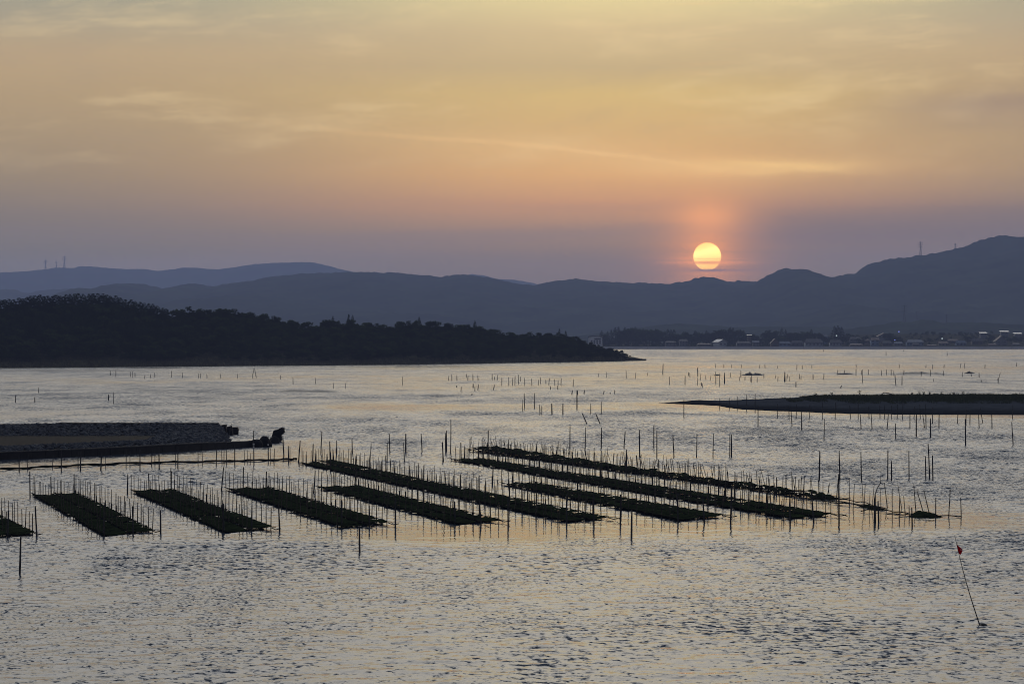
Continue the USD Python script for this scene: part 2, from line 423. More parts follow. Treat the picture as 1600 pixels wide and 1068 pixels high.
def water_mat():
    g = Graph()
    geo = g.add('geometry')
    ps = g.add('separate_xyz', vector=V(g, geo + '.position'))
    x, y = V(g, ps + '.x'), V(g, ps + '.y')
    rip = V(g, g.add('attribute', attribute='ripple') + '.fac')
    swell = V(g, g.add('attribute', attribute='swell') + '.fac')
    ns = g.add('separate_xyz', vector=V(g, geo + '.normal'))
    def grad(scale, detail, w):
        c_ = g.add('separate_color', color=g.noise(g.xyz(x, y, w), scale, detail, 0.6, out='color'))
        return V(g, c_ + '.r') - 0.5, V(g, c_ + '.g') - 0.5
    a1, b1 = grad(1.5, 4.0, 0.0)
    a2, b2 = grad(5.5, 3.0, 4.0)
    # short steep faces of the wind ripples, turned towards the lee; the more of them the stronger the gust
    wx = x + y * 0.18 + a1 * 0.5
    f1 = g.noise(g.xyz(wx * 2.2, y * 1.45, 2.0), 1.0, 3.0, 0.55)
    f2 = g.noise(g.xyz(wx * 6.0 - y * 0.9, y * 3.6, 9.0), 1.0, 2.0, 0.5)
    p1 = g.noise(g.xyz(x * 0.11, y * 0.035, 14.0), 1.0, 3.0, 0.55)
    p2 = g.noise(g.xyz(x * 0.42, y * 0.09, 17.0), 1.0, 2.0, 0.5)
    p3 = g.smooth(g.noise(g.xyz(x * 0.045, y * 0.03, 23.0), 1.0, 2.0, 0.5), 0.35, 0.65)
    f = f2 + (f1 - f2) * (0.35 + p3 * 0.40) + (rip - 0.75) * 0.065 + (p1 - 0.5) * 0.26 + (p2 - 0.5) * 0.10
    face = g.smooth(f, 0.487, 0.617)
    a3, b3 = grad(0.55, 2.0, 6.0)
    nx = V(g, ns + '.x') + (a1 * 0.50 + a2 * 0.36) * rip + a3 * swell * 3.6 + face * (a2 * 0.5)
    ny = V(g, ns + '.y') + (b1 * 0.50 + b2 * 0.36 - 0.075) * rip + (b3 * 3.6 - 0.34) * swell - face * (0.14 + f2 * 0.32)
    nrm = V(g, g.add('mapping', mapping_type='normal', vector=g.xyz(nx, ny, V(g, ns + '.z')), scale=(1, 1, 1)) + '.vector')
    o = g.add('principled_bsdf', base_color=(.022, .032, .050), roughness=.05, ior=1.333, normal=nrm)
    return usdkit.material(stage, W + 'Looks/water_look', g.nodes, g.links, surface=o + '.BSDF')

build_water()

# ------------------------------------------------------------------ hills and mountains
def ridge(name, prof, Y, depth, front, label, seed, step=10.0, rough=5.0, tree=2.5):
    """prof: skyline points on the picture; Y: distance of the crest; front/depth: metres from crest to foot in front / behind."""
    prof = np.asarray(prof, float)
    px = np.arange(prof[0, 0], prof[-1, 0], step * FPX / Y)
    zc = np.array([at_depth(a, b, Y)[2] for a, b in zip(px, np.interp(px, prof[:, 0], prof[:, 1]))])
    xc = (px - 800) / FPX * Y
    vs = np.concatenate([np.linspace(-front, 0, 34), np.linspace(0, depth, 10)[1:]])
    X = np.broadcast_to(xc[None], (len(vs), len(xc))).copy()
    YY = Y + np.broadcast_to(vs[:, None], X.shape)
    t = np.where(vs < 0, 1 + vs / front, 1 - vs / depth)[:, None]
    shape = 0.75 * (t * t * (3 - 2 * t)) + 0.25 * t
    spur = meshkit.fbm(np.stack([X / 320, YY / 420, np.full(X.shape, seed)], -1), 5, seed) - 0.5
    Z = zc[None] * shape * (1 + spur * 1.3 * np.clip(1 - t, 0, 1) * (t > 0)) + 2.0
    Z += (meshkit.fbm(np.stack([X / 60, YY / 60, np.full(X.shape, seed + .5)], -1), 3, seed) - .5) * rough * 2 * np.clip(1 - t * .8, 0, 1)
    crown = meshkit.fbm(np.stack([X / 8, YY / 8, np.full(X.shape, seed + .2)], -1), 3, seed + 3)
    Z += (crown - .5) * tree * 2 * np.clip(zc[None] / 25, .2, 1)
    Z[0] = -4; Z[-1] = -4
    obj(name, grid(np.stack([X, YY, Z], -1)), M['hill'], smooth=True, kind='structure', label=label, category='hills')

ridge('distant_hills', [(-1300, 520), (-900, 470), (-500, 440), (-250, 428), (0, 426), (40, 424.5), (70, 421.5), (88, 418.5), (115, 420), (122, 417), (140, 416.5), (165, 419), (200, 421.5), (225, 421), (250, 424), (270, 421.5), (290, 418.5), (310, 420), (340, 422),
        (370, 418), (400, 413.5), (430, 412), (455, 411), (490, 410.5), (510, 415), (530, 420.5), (552, 425), (600, 432), (680, 436), (715, 432), (738, 429), (755, 431), (775, 436), (800, 437.5), (820, 440), (840, 444.5), (870, 452), (920, 470), (1000, 500)],
      12500, 900, 1500, 'palest and farthest blue range of hills along the left skyline', 2, 16, 6, 4.5)
ridge('small_hills', [(-400, 470), (-100, 458), (0, 452.5), (20, 453), (45, 460), (55, 456), (80, 454), (110, 452.5), (132, 455), (160, 462), (230, 478), (320, 500)], 9200, 500, 700, 'low blue hills just above the wooded headland at the far left', 5, 9, 4, 4.5)
ridge('mountain_ridge', [(60, 505), (120, 480), (155, 462), (172, 451), (184, 445.5), (200, 444), (225, 444.5), (245, 450), (262, 453), (285, 449), (300, 446), (312, 445), (330, 449), (345, 450), (370, 444), (400, 440), (430, 434), (455, 432), (480, 429.5), (505, 429),
        (530, 427.5), (560, 426.5), (600, 427.5), (640, 430), (690, 434.5), (702, 432), (722, 431), (745, 434), (770, 437), (800, 444), (835, 448), (850, 444), (866, 441), (880, 439.5), (902, 437), (920, 440), (955, 442), (985, 443.5), (1010, 443), (1034, 445.5),
        (1042, 445), (1055, 442.5), (1072, 441), (1084, 436.5), (1096, 433.5), (1112, 434.5), (1124, 439), (1135, 442.5), (1150, 440), (1162, 441), (1176, 441.5), (1200, 446), (1280, 470), (1360, 500), (1420, 515)],
      7600, 600, 2600, 'long wooded mountain ridge under the setting sun', 3, 6.5, 7, 5)
ridge('right_mountain', [(1080, 512), (1120, 478), (1160, 452), (1182, 442.5), (1194, 434), (1206, 428.5), (1222, 422), (1240, 421), (1254, 424), (1270, 431), (1284, 434), (1300, 434.5), (1318, 431), (1336, 429), (1344, 422), (1356, 414.5), (1372, 409.5), (1392, 405.5), (1412, 404),
        (1440, 401), (1470, 395), (1494, 389), (1515, 384), (1530, 377.5), (1545, 372), (1562, 370), (1585, 371.5), (1610, 374), (1680, 383), (1800, 402), (1980, 440), (2150, 500)],
      7000, 700, 2300, 'tall mountain rising to the right edge with pylons on its shoulder', 8, 6.5, 8, 5)
ridge('plain_hill', [(1250, 540), (1300, 522), (1345, 513), (1385, 508), (1405, 505), (1425, 504.5), (1440, 502), (1452, 501), (1468, 506), (1500, 506), (1540, 506), (1580, 509), (1640, 509), (1800, 512), (2000, 530)], 4300, 250, 420, 'low dark wooded hill behind the houses on the right', 4, 4, 2, 2.2)
ridge('lowland_rise', [(880, 530), (960, 519), (1020, 511), (1060, 507), (1090, 509), (1150, 513), (1220, 512), (1290, 513), (1360, 517), (1450, 530)], 4700, 250, 420, 'low hazy rise behind the tree belt of the far shore', 6, 5, 2, 2.2)

# far shore: flat land rising behind a sea wall
SHORE_Y = 2780.0
def shore_ground(x, y):
    a = (y - SHORE_Y) / 420.0
    right = np.clip((np.asarray(x) - 250) / 180, 0, 1)
    return 1.9 + np.clip(a, 0, 1) * (1.5 + 11 * right)
xs = np.linspace(-900, 1300, 140); ys = np.concatenate([[SHORE_Y + .8], np.linspace(SHORE_Y + 6, SHORE_Y + 1700, 26)])
X, Y = np.meshgrid(xs, ys)
Z = shore_ground(X, Y); Z[:1] = 1.9
P = np.stack([X, Y, Z], -1)
P = np.vstack([np.stack([X[:1], Y[:1], np.full_like(X[:1], -2)], -1), P])
obj('far_shore_ground', grid(P), M['headland'], smooth=True, kind='structure', label='low far shore land behind the sea wall', category='land')
# sea wall in lengths
sw = thing('sea_wall', (0, 0, 0), label='long pale concrete sea wall along the foot of the far shore', category='sea wall')
x0 = at_depth(930, 541, SHORE_Y)[0]
for i in range(10):
    a = x0 + i * 48
    sec = prism([(0, -2), (0, .7), (.6, 2.45 - .06 * (i > 6)), (1.0, 2.45 - .06 * (i > 6)), (1.0, -2)], 47.75)
    v = np.column_stack([a + sec[0][:, 1], SHORE_Y - .6 + sec[0][:, 0], sec[0][:, 2]])
    obj('wall_length', (v, sec[1][:, ::-1]), M['seawall'], sw)

# ------------------------------------------------------------------ trees
def leaf_cards(r, centers, size, flat=0.0):
    n = len(centers)
    u = r.normal(size=(n, 3)); u /= np.linalg.norm(u, axis=1, keepdims=True)
    w = r.normal(size=(n, 3)); w -= (w * u).sum(1, keepdims=True) * u; w /= np.linalg.norm(w, axis=1, keepdims=True)
    if flat:
        u[:, 2] *= 1 - flat; w[:, 2] *= 1 - flat
    s = size * r.uniform(.6, 1.3, (n, 1))
    v = np.stack([centers - u * s, centers + w * s * .7, centers + u * s, centers - w * s * .6], 1).reshape(-1, 3)
    k = np.arange(n)[:, None] * 4
    return v, np.vstack([k + [0, 1, 2], k + [0, 2, 3]])

def conifer(seed, cards=430):
    r = np.random.default_rng(seed)
    h = r.beta(1.0, 1.15, cards)
    rad = (1 - h) ** .8 * .25 + .014
    rad *= 1 + .16 * np.sin(h * 34 + r.random() * 6)
    th = r.random(cards) * 6.283
    q = np.sqrt(r.random(cards)) * .5 + .5
    c = np.column_stack([np.cos(th) * rad * q, np.sin(th) * rad * q, .13 + h * .86])
    trunk = tube([(0, 0, -.05), (.004, 0, .4), (0, 0, .97)], [.022, .015, .003])
    return trunk, leaf_cards(r, c, (.050 - .020 * h)[:, None], .3)

def broadleaf(seed, cards=420, wide=.36, low=.16):
    r = np.random.default_rng(seed)
    cs, lobes = [], r.integers(6, 9)
    parts = [tube([(0, 0, -.05), (.01, .01, .25), (.0, .02, .55)], [.03, .022, .012])]
    for i in range(lobes):
        th = i * 6.283 / lobes + r.normal() * .3
        rr = wide * r.uniform(.25, .75)
        z = r.uniform(low + .16, .84)
        o = np.array([math.cos(th) * rr, math.sin(th) * rr, z])
        s = np.array([1, 1, .72]) * r.uniform(.13, .22)
        d = r.normal(size=(cards // lobes, 3)); d /= np.linalg.norm(d, axis=1, keepdims=True)
        cs.append(o + d * s * (r.random((len(d), 1)) ** .4))
        parts.append(tube([(0, .01, .3), o * .6 + np.array([0, 0, .12]), o], [.014, .009, .003], 4))
    c = np.vstack(cs)
    c[:, 2] = np.clip(c[:, 2], low, 1.0)
    return cat(parts), leaf_cards(r, c, .052)

PROTO = stage.CreateClassPrim('/World/tree_kinds') if False else UsdGeom.Scope.Define(stage, '/World/Looks/kinds').GetPrim()
KINDS = {}
def make_kind(name, built, leaf):
    path = f'/World/Looks/kinds/{name}'
    p = stage.CreateClassPrim(path)
    UsdGeom.Xform.Define(stage, path); p = stage.GetPrimAtPath(path); p.SetSpecifier(Sdf.SpecifierClass)
    usdkit.mesh(stage, path + '/trunk', built[0], M['bark'])
    usdkit.mesh(stage, path + '/crown', built[1], M[leaf])
    KINDS[name] = (path, built, leaf)
for i in range(4):
    make_kind(f'conifer_kind_{i}', conifer(20 + i), 'leaf_dark')
    make_kind(f'broadleaf_kind_{i}', broadleaf(40 + i, wide=(.30, .36, .42, .34)[i]), 'leaf_green')
CON = [f'conifer_kind_{i}' for i in range(4)]
BRO = [f'broadleaf_kind_{i}' for i in range(4)]

def plant(name, kind, loc, h, label, group=None, wide=1.0):
    p = UsdGeom.Xform.Define(stage, numbered(W + name))
    p.AddTranslateOp().Set(tuple(float(q) for q in loc))
    p.AddRotateZOp().Set(float(rng.uniform(0, 360)))
    p.AddScaleOp().Set((float(h * wide), float(h * wide), float(h)))
    p.GetPrim().GetReferences().AddInternalReference(KINDS[kind][0])
    p.GetPrim().SetInstanceable(True)
    custom(p, label=label, category='tree', group=group)

def scatter(name, kinds, locs, hs, wides, label, category):
    pi = UsdGeom.PointInstancer.Define(stage, numbered(W + name))
    targets = []
    for k in kinds:
        _, built, leaf = KINDS[k]
        n0 = len(built[0][0])
        m = usdkit.mesh(stage, f'{pi.GetPath()}/{k}', built[1], M[leaf])
        targets.append(m.GetPath())
    pi.CreatePrototypesRel().SetTargets(targets)
    n = len(locs)
    pi.CreateProtoIndicesAttr(Vt.IntArray.FromNumpy(rng.integers(0, len(kinds), n).astype(np.int32)))
    pi.CreatePositionsAttr(Vt.Vec3fArray.FromNumpy(np.asarray(locs, np.float32)))
    a = rng.uniform(0, math.pi, n)
    pi.CreateOrientationsAttr(Vt.QuathArray([Gf.Quath(float(math.cos(q)), 0, 0, float(math.sin(q))) for q in a]))
    s = np.column_stack([hs * wides, hs * wides, hs]).astype(np.float32)
    pi.CreateScalesAttr(Vt.Vec3fArray.FromNumpy(s))
    custom(pi, kind='stuff', label=label, category=category)

# ------------------------------------------------------------------ wooded headland
SKYLINE = [(-650, 572), (-560, 540), (-430, 492), (-300, 480), (-150, 474), (0, 468), (20, 466), (45, 462), (58, 460), (80, 462), (100, 459), (130, 457.5), (160, 458), (180, 461), (192, 466), (215, 470), (240, 474), (250, 478), (258, 482), (275, 480), (300, 476), (325, 475), (345, 474.5), (360, 479),
           (380, 480), (400, 485), (420, 486), (440, 492), (455, 498), (470, 503), (485, 500), (500, 497.5), (530, 496.5), (552, 495), (575, 500), (600, 503), (620, 499), (650, 497.5), (700, 501), (740, 503), (760, 507), (780, 513), (800, 517), (822, 518), (840, 516), (860, 517), (880, 519),
           (895, 521), (912, 528), (930, 535), (950, 541), (970, 545), (982, 552), (996, 556), (1010, 561.5)]
SHORE = [(-650, 579), (-300, 577), (0, 575), (300, 572.5), (600, 570), (800, 567), (960, 564.3), (1010, 563)]
pxs = np.linspace(-650, 1010, 415)
yw = interp(pxs, SHORE); ysk = interp(pxs, SKYLINE)
Dsh = CAM_H * FPX / (yw - HORIZON)
back = np.interp(pxs, [-650, -500, -300, 600, 900, 975, 1010], [2, 60, 110, 100, 55, 12, 2])
Dr = Dsh + back
zsky = CAM_H + (HORIZON - ysk) * Dr / FPX
treeh = np.interp(pxs, [-650, -560, -450, -300, 240, 300, 700, 880, 960, 985, 1010], [.4, 3, 8, 10.5, 10.5, 8, 7.2, 5.5, 3.2, 1.3, .35])
crest = np.maximum(zsky - treeh * .96, .45)
vv = np.concatenate([[-.4, 0, .05, .12, .2], np.linspace(.28, 1.0, 20), [1.3, 1.7, 2.1]])
def head_profile(v, cr):
    flat = np.minimum(.25 + v * 2.0, .9)
    rise = np.clip((v - .16) / .84, 0, 1)
    up = flat + np.maximum(cr - .9, -.5) * (rise ** 1.15) * (3 - 2 * rise) / 1.0 if False else flat + (cr - flat) * np.clip(rise, 0, 1) ** 1.1
    down = cr * np.clip((2.1 - v) / 1.1, 0, 1)
    return np.where(v <= 0, v * 2.5, np.where(v <= 1, up, down))
VV, CR = np.meshgrid(vv, crest, indexing='ij')
PX = np.broadcast_to(pxs[None], VV.shape)
DD = Dsh[None] + VV * back[None]
Xh = (PX - 800) / FPX * DD
Zh = head_profile(VV, CR)
Zh += (meshkit.fbm(np.stack([Xh / 18, DD / 18, Zh * 0], -1), 3, 4) - .5) * np.where((VV > .25) & (VV < 1.6), 1.2, .12) * np.clip(back[None] / 60, .1, 1)
obj('headland', grid(np.stack([Xh, DD, Zh], -1)), M['headland'], smooth=True, kind='structure', label='low wooded headland reaching in from the left shore', category='land')

def head_at(px, v):
    cr = np.interp(px, pxs, crest); D = np.interp(px, pxs, Dsh) + v * np.interp(px, pxs, back)
    return np.array([(px - 800) / FPX * D, D, float(head_profile(np.array(v), np.array(cr)))])

# trees of the skyline, one by one
px = 1.0
i = 0
nc = nb = 0
while px < 972:
    con = px < 258 or 258 < px < 262
    v = rng.uniform(.93, 1.03)
    p = head_at(px, v)
    top = CAM_H + (HORIZON - np.interp(px, pxs, ysk)) * p[1] / FPX
    h = max(top - p[2] + rng.normal(0, .22 if con else .32), .8)
    if con:
        plant('conifer', CON[i % 4], p - [0, 0, .1], h, f'dark pointed conifer on the crest of the wooded headland, {ORD[nc]} from left', 'conifers along the headland crest', rng.uniform(1.5, 2.1))
        nc += 1
        px += rng.uniform(5.0, 9.0)
    else:
        wide = rng.uniform(.95, 1.5) if h > 3 else 1.3
        if 400 < px < 460 or 560 < px < 630 or rng.random() < .12:
            wide *= .8
        plant('broadleaf_tree', BRO[i % 4], p - [0, 0, .1], h, f'rounded tree on the skyline of the wooded headland, {ORD[nb]} from left', 'rounded trees along the headland skyline', wide)
        nb += 1
        px += max(h * wide * .62 * FPX / p[1] * rng.uniform(.5, .9), 3.2)
    i += 1
for ne, (a, hh) in enumerate(((520, .9), (545, 1.4), (551, .9), (655, .9), (742, 1.0), (874, 1.6), (884, 1.0))):
    p = head_at(a, 1.0)
    top = CAM_H + (HORIZON - np.interp(a, pxs, ysk)) * p[1] / FPX + hh
    plant('emergent_tree', CON[i % 4], p, top - p[2], f'thin tree standing above its neighbours on the headland skyline, {ORD[ne]} from left', 'taller trees on the headland skyline', .8); i += 1
# the wood below it reads as one mass
locs, hs, wd = [], [], []
locc, hc, wc = [], [], []
while len(locs) + len(locc) < 4300:
    px = rng.uniform(-620, 985); v = rng.uniform(.17, 1.4) if rng.random() < .75 else rng.uniform(.84, 1.08)
    if v < .2 + .1 * meshkit.noise(np.array([px / 30, 0, 0.]), 3):
        continue
    if rng.random() > np.interp(px, [-620, -450, 850, 985], [.5, 1, .95, .7]):
        continue
    p = head_at(px, v)
    th = np.interp(px, pxs, treeh) * rng.uniform(.6, .97) * np.interp(v, [.17, .35, .8, 1], [.42, .85, .96, .92])
    if v > 1.05:
        th *= .8
    if px < 262 and v > .5 and rng.random() < (.75 if v < .85 else .25):
        locc.append(p); hc.append(th); wc.append(rng.uniform(.9, 1.3))
    else:
        locs.append(p - [0, 0, .12 * th]); hs.append(th); wd.append(rng.uniform(1.1, 1.7))
scatter('forest', BRO, locs, np.array(hs), np.array(wd), 'dense dark wood covering the slope of the headland', 'forest')
scatter('conifer_wood', CON, locc, np.array(hc), np.array(wc), 'dense dark conifer wood on the upper left of the headland', 'forest')
# reeds along its shore: thin upright blades
def blades(r, P, h, w):
    n = len(P)
    th = r.random(n) * 6.283
    d = np.column_stack([np.cos(th), np.sin(th), np.zeros(n)]) * w
    lean = np.column_stack([r.normal(0, .25, n), r.normal(0, .25, n), np.ones(n)]) * h[:, None]
    v = np.stack([P - d, P + d, P + lean], 1).reshape(-1, 3)
    return v, np.arange(3 * n).reshape(-1, 3)
n = 16000
pr = rng.uniform(-620, 1004, n); vr = rng.uniform(.02, .30, n)
PR = np.array([head_at(a, b) for a, b in zip(pr, vr)])
hr = rng.uniform(.7, 1.7, n) * np.interp(pr, [-300, 960, 1004], [1, .8, .3]) * (.5 + meshkit.noise(np.stack([pr / 9, vr * 6, pr * 0], -1), 4))
obj('reed_bed', blades(rng, PR - [0, 0, .1], hr, .16), M['reed'], kind='stuff', label='dull belt of reeds along the foot of the headland', category='reeds')

# ------------------------------------------------------------------ far shore: trees, houses, lamps
FAR = 2830.0
def far_tree(px, top, kind, Yd, label, group, wide=1.0, name='shore_tree'):
    g0 = at_depth(px, top, Yd)
    z0 = float(shore_ground(g0[0], Yd))
    plant(name, kind, (g0[0], Yd, z0 - .2), max(g0[2] - z0 + .2, 2.0), label, group, wide)
TREELINE = [(945, 518), (955, 514), (968, 510), (980, 511), (990, 509.5), (1005, 512), (1016, 511.5), (1030, 514), (1040, 515), (1052, 514), (1062, 519), (1072, 516), (1085, 515), (1096, 517), (1108, 516), (1118, 514), (1128, 511), (1140, 511), (1150, 512), (1160, 516), (1172, 519), (1185, 522),
            (1192, 518), (1202, 514), (1212, 512), (1222, 513), (1232, 517), (1240, 516), (1252, 516), (1266, 513), (1274, 517), (1284, 520), (1294, 522)]
px = 940.0
i = 0
nn = [0, 0]
while px < 1296:
    wide = rng.uniform(.8, 1.25)
    con = rng.random() < .3
    t = interp(px, TREELINE) + rng.normal(0, .8)
    far_tree(px, t, CON[i % 4] if con else BRO[i % 4], FAR + 90 + rng.uniform(-15, 25), f'{"pointed dark conifer" if con else "broad dark tree"} in the tree belt of the far shore, {ORD[nn[con]]} from left',
             'conifers in the far tree belt' if con else 'broad trees in the far tree belt', wide * (1.0 if con else 1.2), 'shore_conifer' if con else 'shore_tree')
    nn[con] += 1
    px += rng.uniform(4, 7.5); i += 1
for px, t, wh in ((1304, 509, 'left'), (1309.5, 508, 'middle and tallest'), (1315, 510.5, 'right')):
    far_tree(px, t, CON[i % 4], FAR + 110, f'{wh} tall conifer in the clump of three above the roofs', 'clump of three tall conifers above the roofs', 1.2, 'tall_conifer'); i += 1
for ng, (px, t, Yd) in enumerate(sorted(((1322, 519, 120), (1334, 521, 130), (1346, 522, 60), (1390, 518, 100), (1396, 521, 60), (1402, 524, 40), (1408, 527, 30), (1452, 526, 70), (1476, 527, 60), (1512, 524, 60), (1522, 522, 70), (1548, 522, 80), (1580, 522, 60), (1588, 526, 40), (1594, 524, 50), (1606, 520, 60), (1384, 529, 30), (1350, 531, 20), (1222, 524, 30), (1206, 524, 35)))):
    far_tree(px, t, BRO[i % 4], FAR + Yd, f'round garden tree between the houses of the far shore, {ORD[ng]} from left', 'garden trees among the far houses', rng.uniform(1.2, 1.7), 'garden_tree'); i += 1
# scrub between them, one mass
locs = []
for _ in range(420):
    px = rng.uniform(930, 1680); Yd = FAR + rng.uniform(8, 400)
    x = (px - 800) / FPX * Yd
    locs.append((x, Yd, float(shore_ground(x, Yd)) - .5))
scatter('shore_scrub', BRO, locs, rng.uniform(2.2, 4.2, len(locs)), rng.uniform(1.2, 1.8, len(locs)), 'dark scrub and hedges between the houses of the far shore', 'scrub')

def house(pc, wpx, base, eave, top, wall, roof, label, Yd=FAR, gable=False, deep=8.0, rows=1, cols=3, tilt=None, shed=False, name='house'):
    s = Yd / FPX
    c = at_depth(pc, base, Yd)
    w, ez, tz = wpx * s, (base - eave) * s, (base - top) * s
    zb = c[2]
    z0 = float(shore_ground(c[0], Yd)) - zb - .6
    t = thing(name, (c[0], Yd, zb), math.radians(tilt or 0), label=label, category='house')
    hw = w / 2
    if gable:
        body = prism([(-hw + .3, min(z0, 0)), (hw - .3, min(z0, 0)), (hw - .3, ez), (0, tz - .15), (-hw + .3, ez)], deep)
        obj('wall', body, M[wall], t)
        th = .28
        for sgn in (-1, 1):
            r = prism([(sgn * (hw + .3), ez - .35), (0, tz), (0, tz + th), (sgn * (hw + .5), ez - .35 + th)][::sgn], deep + .9)
            r[0][:, 1] -= .45
            obj('roof_slope', r, M[roof], t)
    else:
        obj('wall', box((-hw + .5, 0, min(z0, 0)), (hw - .5, deep, ez)), M[wall], t)
        rid = 0 if not shed else 0
        sec = [(-.8, ez - .15), (-.8, ez + .1), (deep / 2, tz), (deep + .8, ez + .1), (deep + .8, ez - .15), (deep / 2, tz - .35)]
        if shed:
            sec = [(-.8, ez - .1), (-.8, ez + .15), (deep + .8, tz), (deep + .8, tz - .25)]
        v, f = prism(sec, w + .6)
        v = np.column_stack([v[:, 1] - hw - .3, v[:, 0], v[:, 2]])
        if not shed and wpx > 10:                                     # hipped ends
            inner = np.abs(v[:, 1] - deep / 2) < .01
            v[inner, 0] *= .72
        obj('roof', (v, f[:, ::-1]), M[roof], t)
    for r_ in range(rows):
        for k in range(cols):
            wx = -hw + w * (k + .5) / cols
            wh = min(1.3, ez / rows * .5)
            zz = ez * (r_ + .38) / rows
            wd_ = w / cols * .26
            fr = obj('window', box((wx - wd_, -.06, zz - .05), (wx + wd_, .1, zz + wh)), M['wall_grey' if wall != 'wall_grey' else 'wall_white'], t)
            obj('pane', box((wx - wd_ + .1, -.10, zz + .06), (wx + wd_ - .1, -.03, zz + wh - .1)), M['pane'], fr)
    return t

# the tall white building at the left end of the sea wall
s = 2900 / FPX
c = at_depth(930, 541, 2900)
t = thing('white_building', c, math.radians(-4), label='tall white building with a rounded roof at the left end of the sea wall', category='building')
hw = 10.6 * s
arc = [(hw * math.cos(a), 12.6 * s + 1.2 + 2.2 * s * math.sin(a)) for a in np.linspace(0, math.pi, 11)]
obj('wall', prism([(-hw, -1), (hw, -1)] + [(x_, z_ - .3) for x_, z_ in arc], 14), M['white_paint'], t)
ro = prism([(x_ * 1.08, z_) for x_, z_ in arc] + [(x_ * 1.08, z_ - .55) for x_, z_ in arc[::-1]], 15)
ro[0][:, 1] -= .6
obj('roof', ro, M['roof_dark'], t)
obj('long_window', box((-.9, -.05, 10.6 * s), (hw * .86, .2, 12.7 * s)), M['pane'], t)
for zz in (4.2 * s, 7.2 * s):
    for k in range(4):
        fr = obj('window', box((-4.3 + k * 2.7, -.05, zz), (-2.6 + k * 2.7, .15, zz + 1.5)), M['wall_grey'], t)
        obj('pane', box((-4.15 + k * 2.7, -.1, zz + .15), (-2.75 + k * 2.7, -.02, zz + 1.35)), M['pane'], fr)
obj('door', box((2.2, -.06, -1), (3.6, .1, 2.1)), M['wall_dark'], t)

house(1048, 17, 541, 535, 532.5, 'wall_grey', 'roof_dark', 'low grey house under the tree belt, first to the right of the white building')
house(1068, 14, 541, 533, 529.8, 'wall_grey', 'roof_dark', 'two storey grey house under the tree belt, left of the long low shed', rows=2)
house(1100, 22, 541, 538, 536, 'wall_beige', 'roof_brown', 'long low shed with a brown roof under the tree belt', cols=5)
house(1129.5, 14, 541, 534, 530.3, 'wall_white', 'roof_tin', 'small white gabled building with a bright pale roof', gable=True, tilt=24, cols=2, deep=12)
house(1162, 23, 541, 536, 533, 'wall_grey', 'roof_dark', 'wide grey house right of the small white gabled building', cols=4)
house(1181, 10, 541, 535, 532, 'wall_grey', 'roof_blue', 'narrow two storey house squeezed beside the dark round trees', Yd=FAR + 12, rows=2, cols=2)
house(1171, 7, 527, 523.6, 522.6, 'wall_dark', 'roof_tin', 'small pale roof peeping out of the tree belt', Yd=FAR + 60, shed=True, cols=1, deep=5)
house(1211, 13, 541, 536, 529.2, 'wall_dark', 'roof_brown', 'dark gabled house with a pale slanting verge at the tree belt end', gable=True, cols=1, deep=12)
house(1226, 19, 541, 536.5, 533, 'wall_blue', 'roof_blue', 'low blue walled house beside the dark gabled house', cols=3)
house(1246, 20, 541, 536, 531.5, 'wall_grey', 'roof_dark', 'grey tiled house between the blue house and the large hipped one', Yd=FAR + 14, cols=3)
house(1272, 29, 541, 535, 529, 'wall_white', 'roof_dark', 'large house with a broad hipped roof behind the sea wall', cols=5, deep=12)
house(1285, 18, 531, 526, 523, 'wall_blue', 'roof_blue', 'bluish house above the large hipped roof', Yd=FAR + 130, cols=3)
house(1306, 20, 541, 535, 530.5, 'wall_white', 'roof_dark', 'pale house with dark roof under the three tall conifers', cols=4)
house(1312, 14, 532, 527, 524, 'wall_grey', 'roof_blue', 'small upper house directly below the three tall conifers', Yd=FAR + 120, cols=2)
house(1338, 21, 541, 538.5, 536.5, 'wall_beige', 'roof_brown', 'very low shed on the sea wall right of the pale house', cols=4)
house(1336, 17, 534, 529.5, 526, 'wall_grey', 'roof_dark', 'dark roofed house on the rise above the very low shed', Yd=FAR + 100)
house(1352, 14, 537, 532.5, 529, 'wall_beige', 'roof_brown', 'brown roofed house left of the pale blue tall house', Yd=FAR + 60)
house(1367.5, 14, 540, 531, 527.5, 'wall_blue', 'roof_brown', 'pale blue tall house with two rows of windows', rows=2, cols=2)
house(1386, 15, 541, 536, 532, 'wall_dark', 'roof_dark', 'dark low house left of the blue street lamp', cols=3)
house(1382, 20, 529, 525, 520.5, 'wall_grey', 'roof_brown', 'house with a slanting brown roof on the slope above', Yd=FAR + 150, gable=True, deep=14)
house(1404, 14, 541, 536.5, 533.5, 'wall_grey', 'roof_blue', 'small grey house left of the long blue shed')
house(1430, 27, 541, 534.5, 530.5, 'wall_blue', 'roof_blue', 'long blue shed standing on the shore', cols=6, deep=12)
house(1431, 11, 542, 538, 535.5, 'wall_grey', 'roof_dark', 'small grey hut in front of the long blue shed', Yd=FAR - 20, cols=2, deep=5)
house(1456, 15, 542, 539.5, 538, 'wall_white', 'roof_brown', 'low white hut right of the long blue shed', Yd=FAR - 15, cols=4, deep=5)
house(1474, 16, 541, 536.5, 533, 'wall_beige', 'roof_brown', 'beige house with brown roof and dark porch', cols=3)
house(1489, 18, 536, 532.5, 529.5, 'wall_dark', 'roof_brown', 'long pale brown roof behind the beige house', Yd=FAR + 70)
house(1502, 17, 541, 536, 531.5, 'wall_blue', 'roof_blue', 'blue tiled house between the beige house and the bushes', cols=3)
house(1527, 18, 539, 533, 528, 'wall_dark', 'roof_dark', 'dark house among bushes left of the grey gabled house', Yd=FAR + 30)
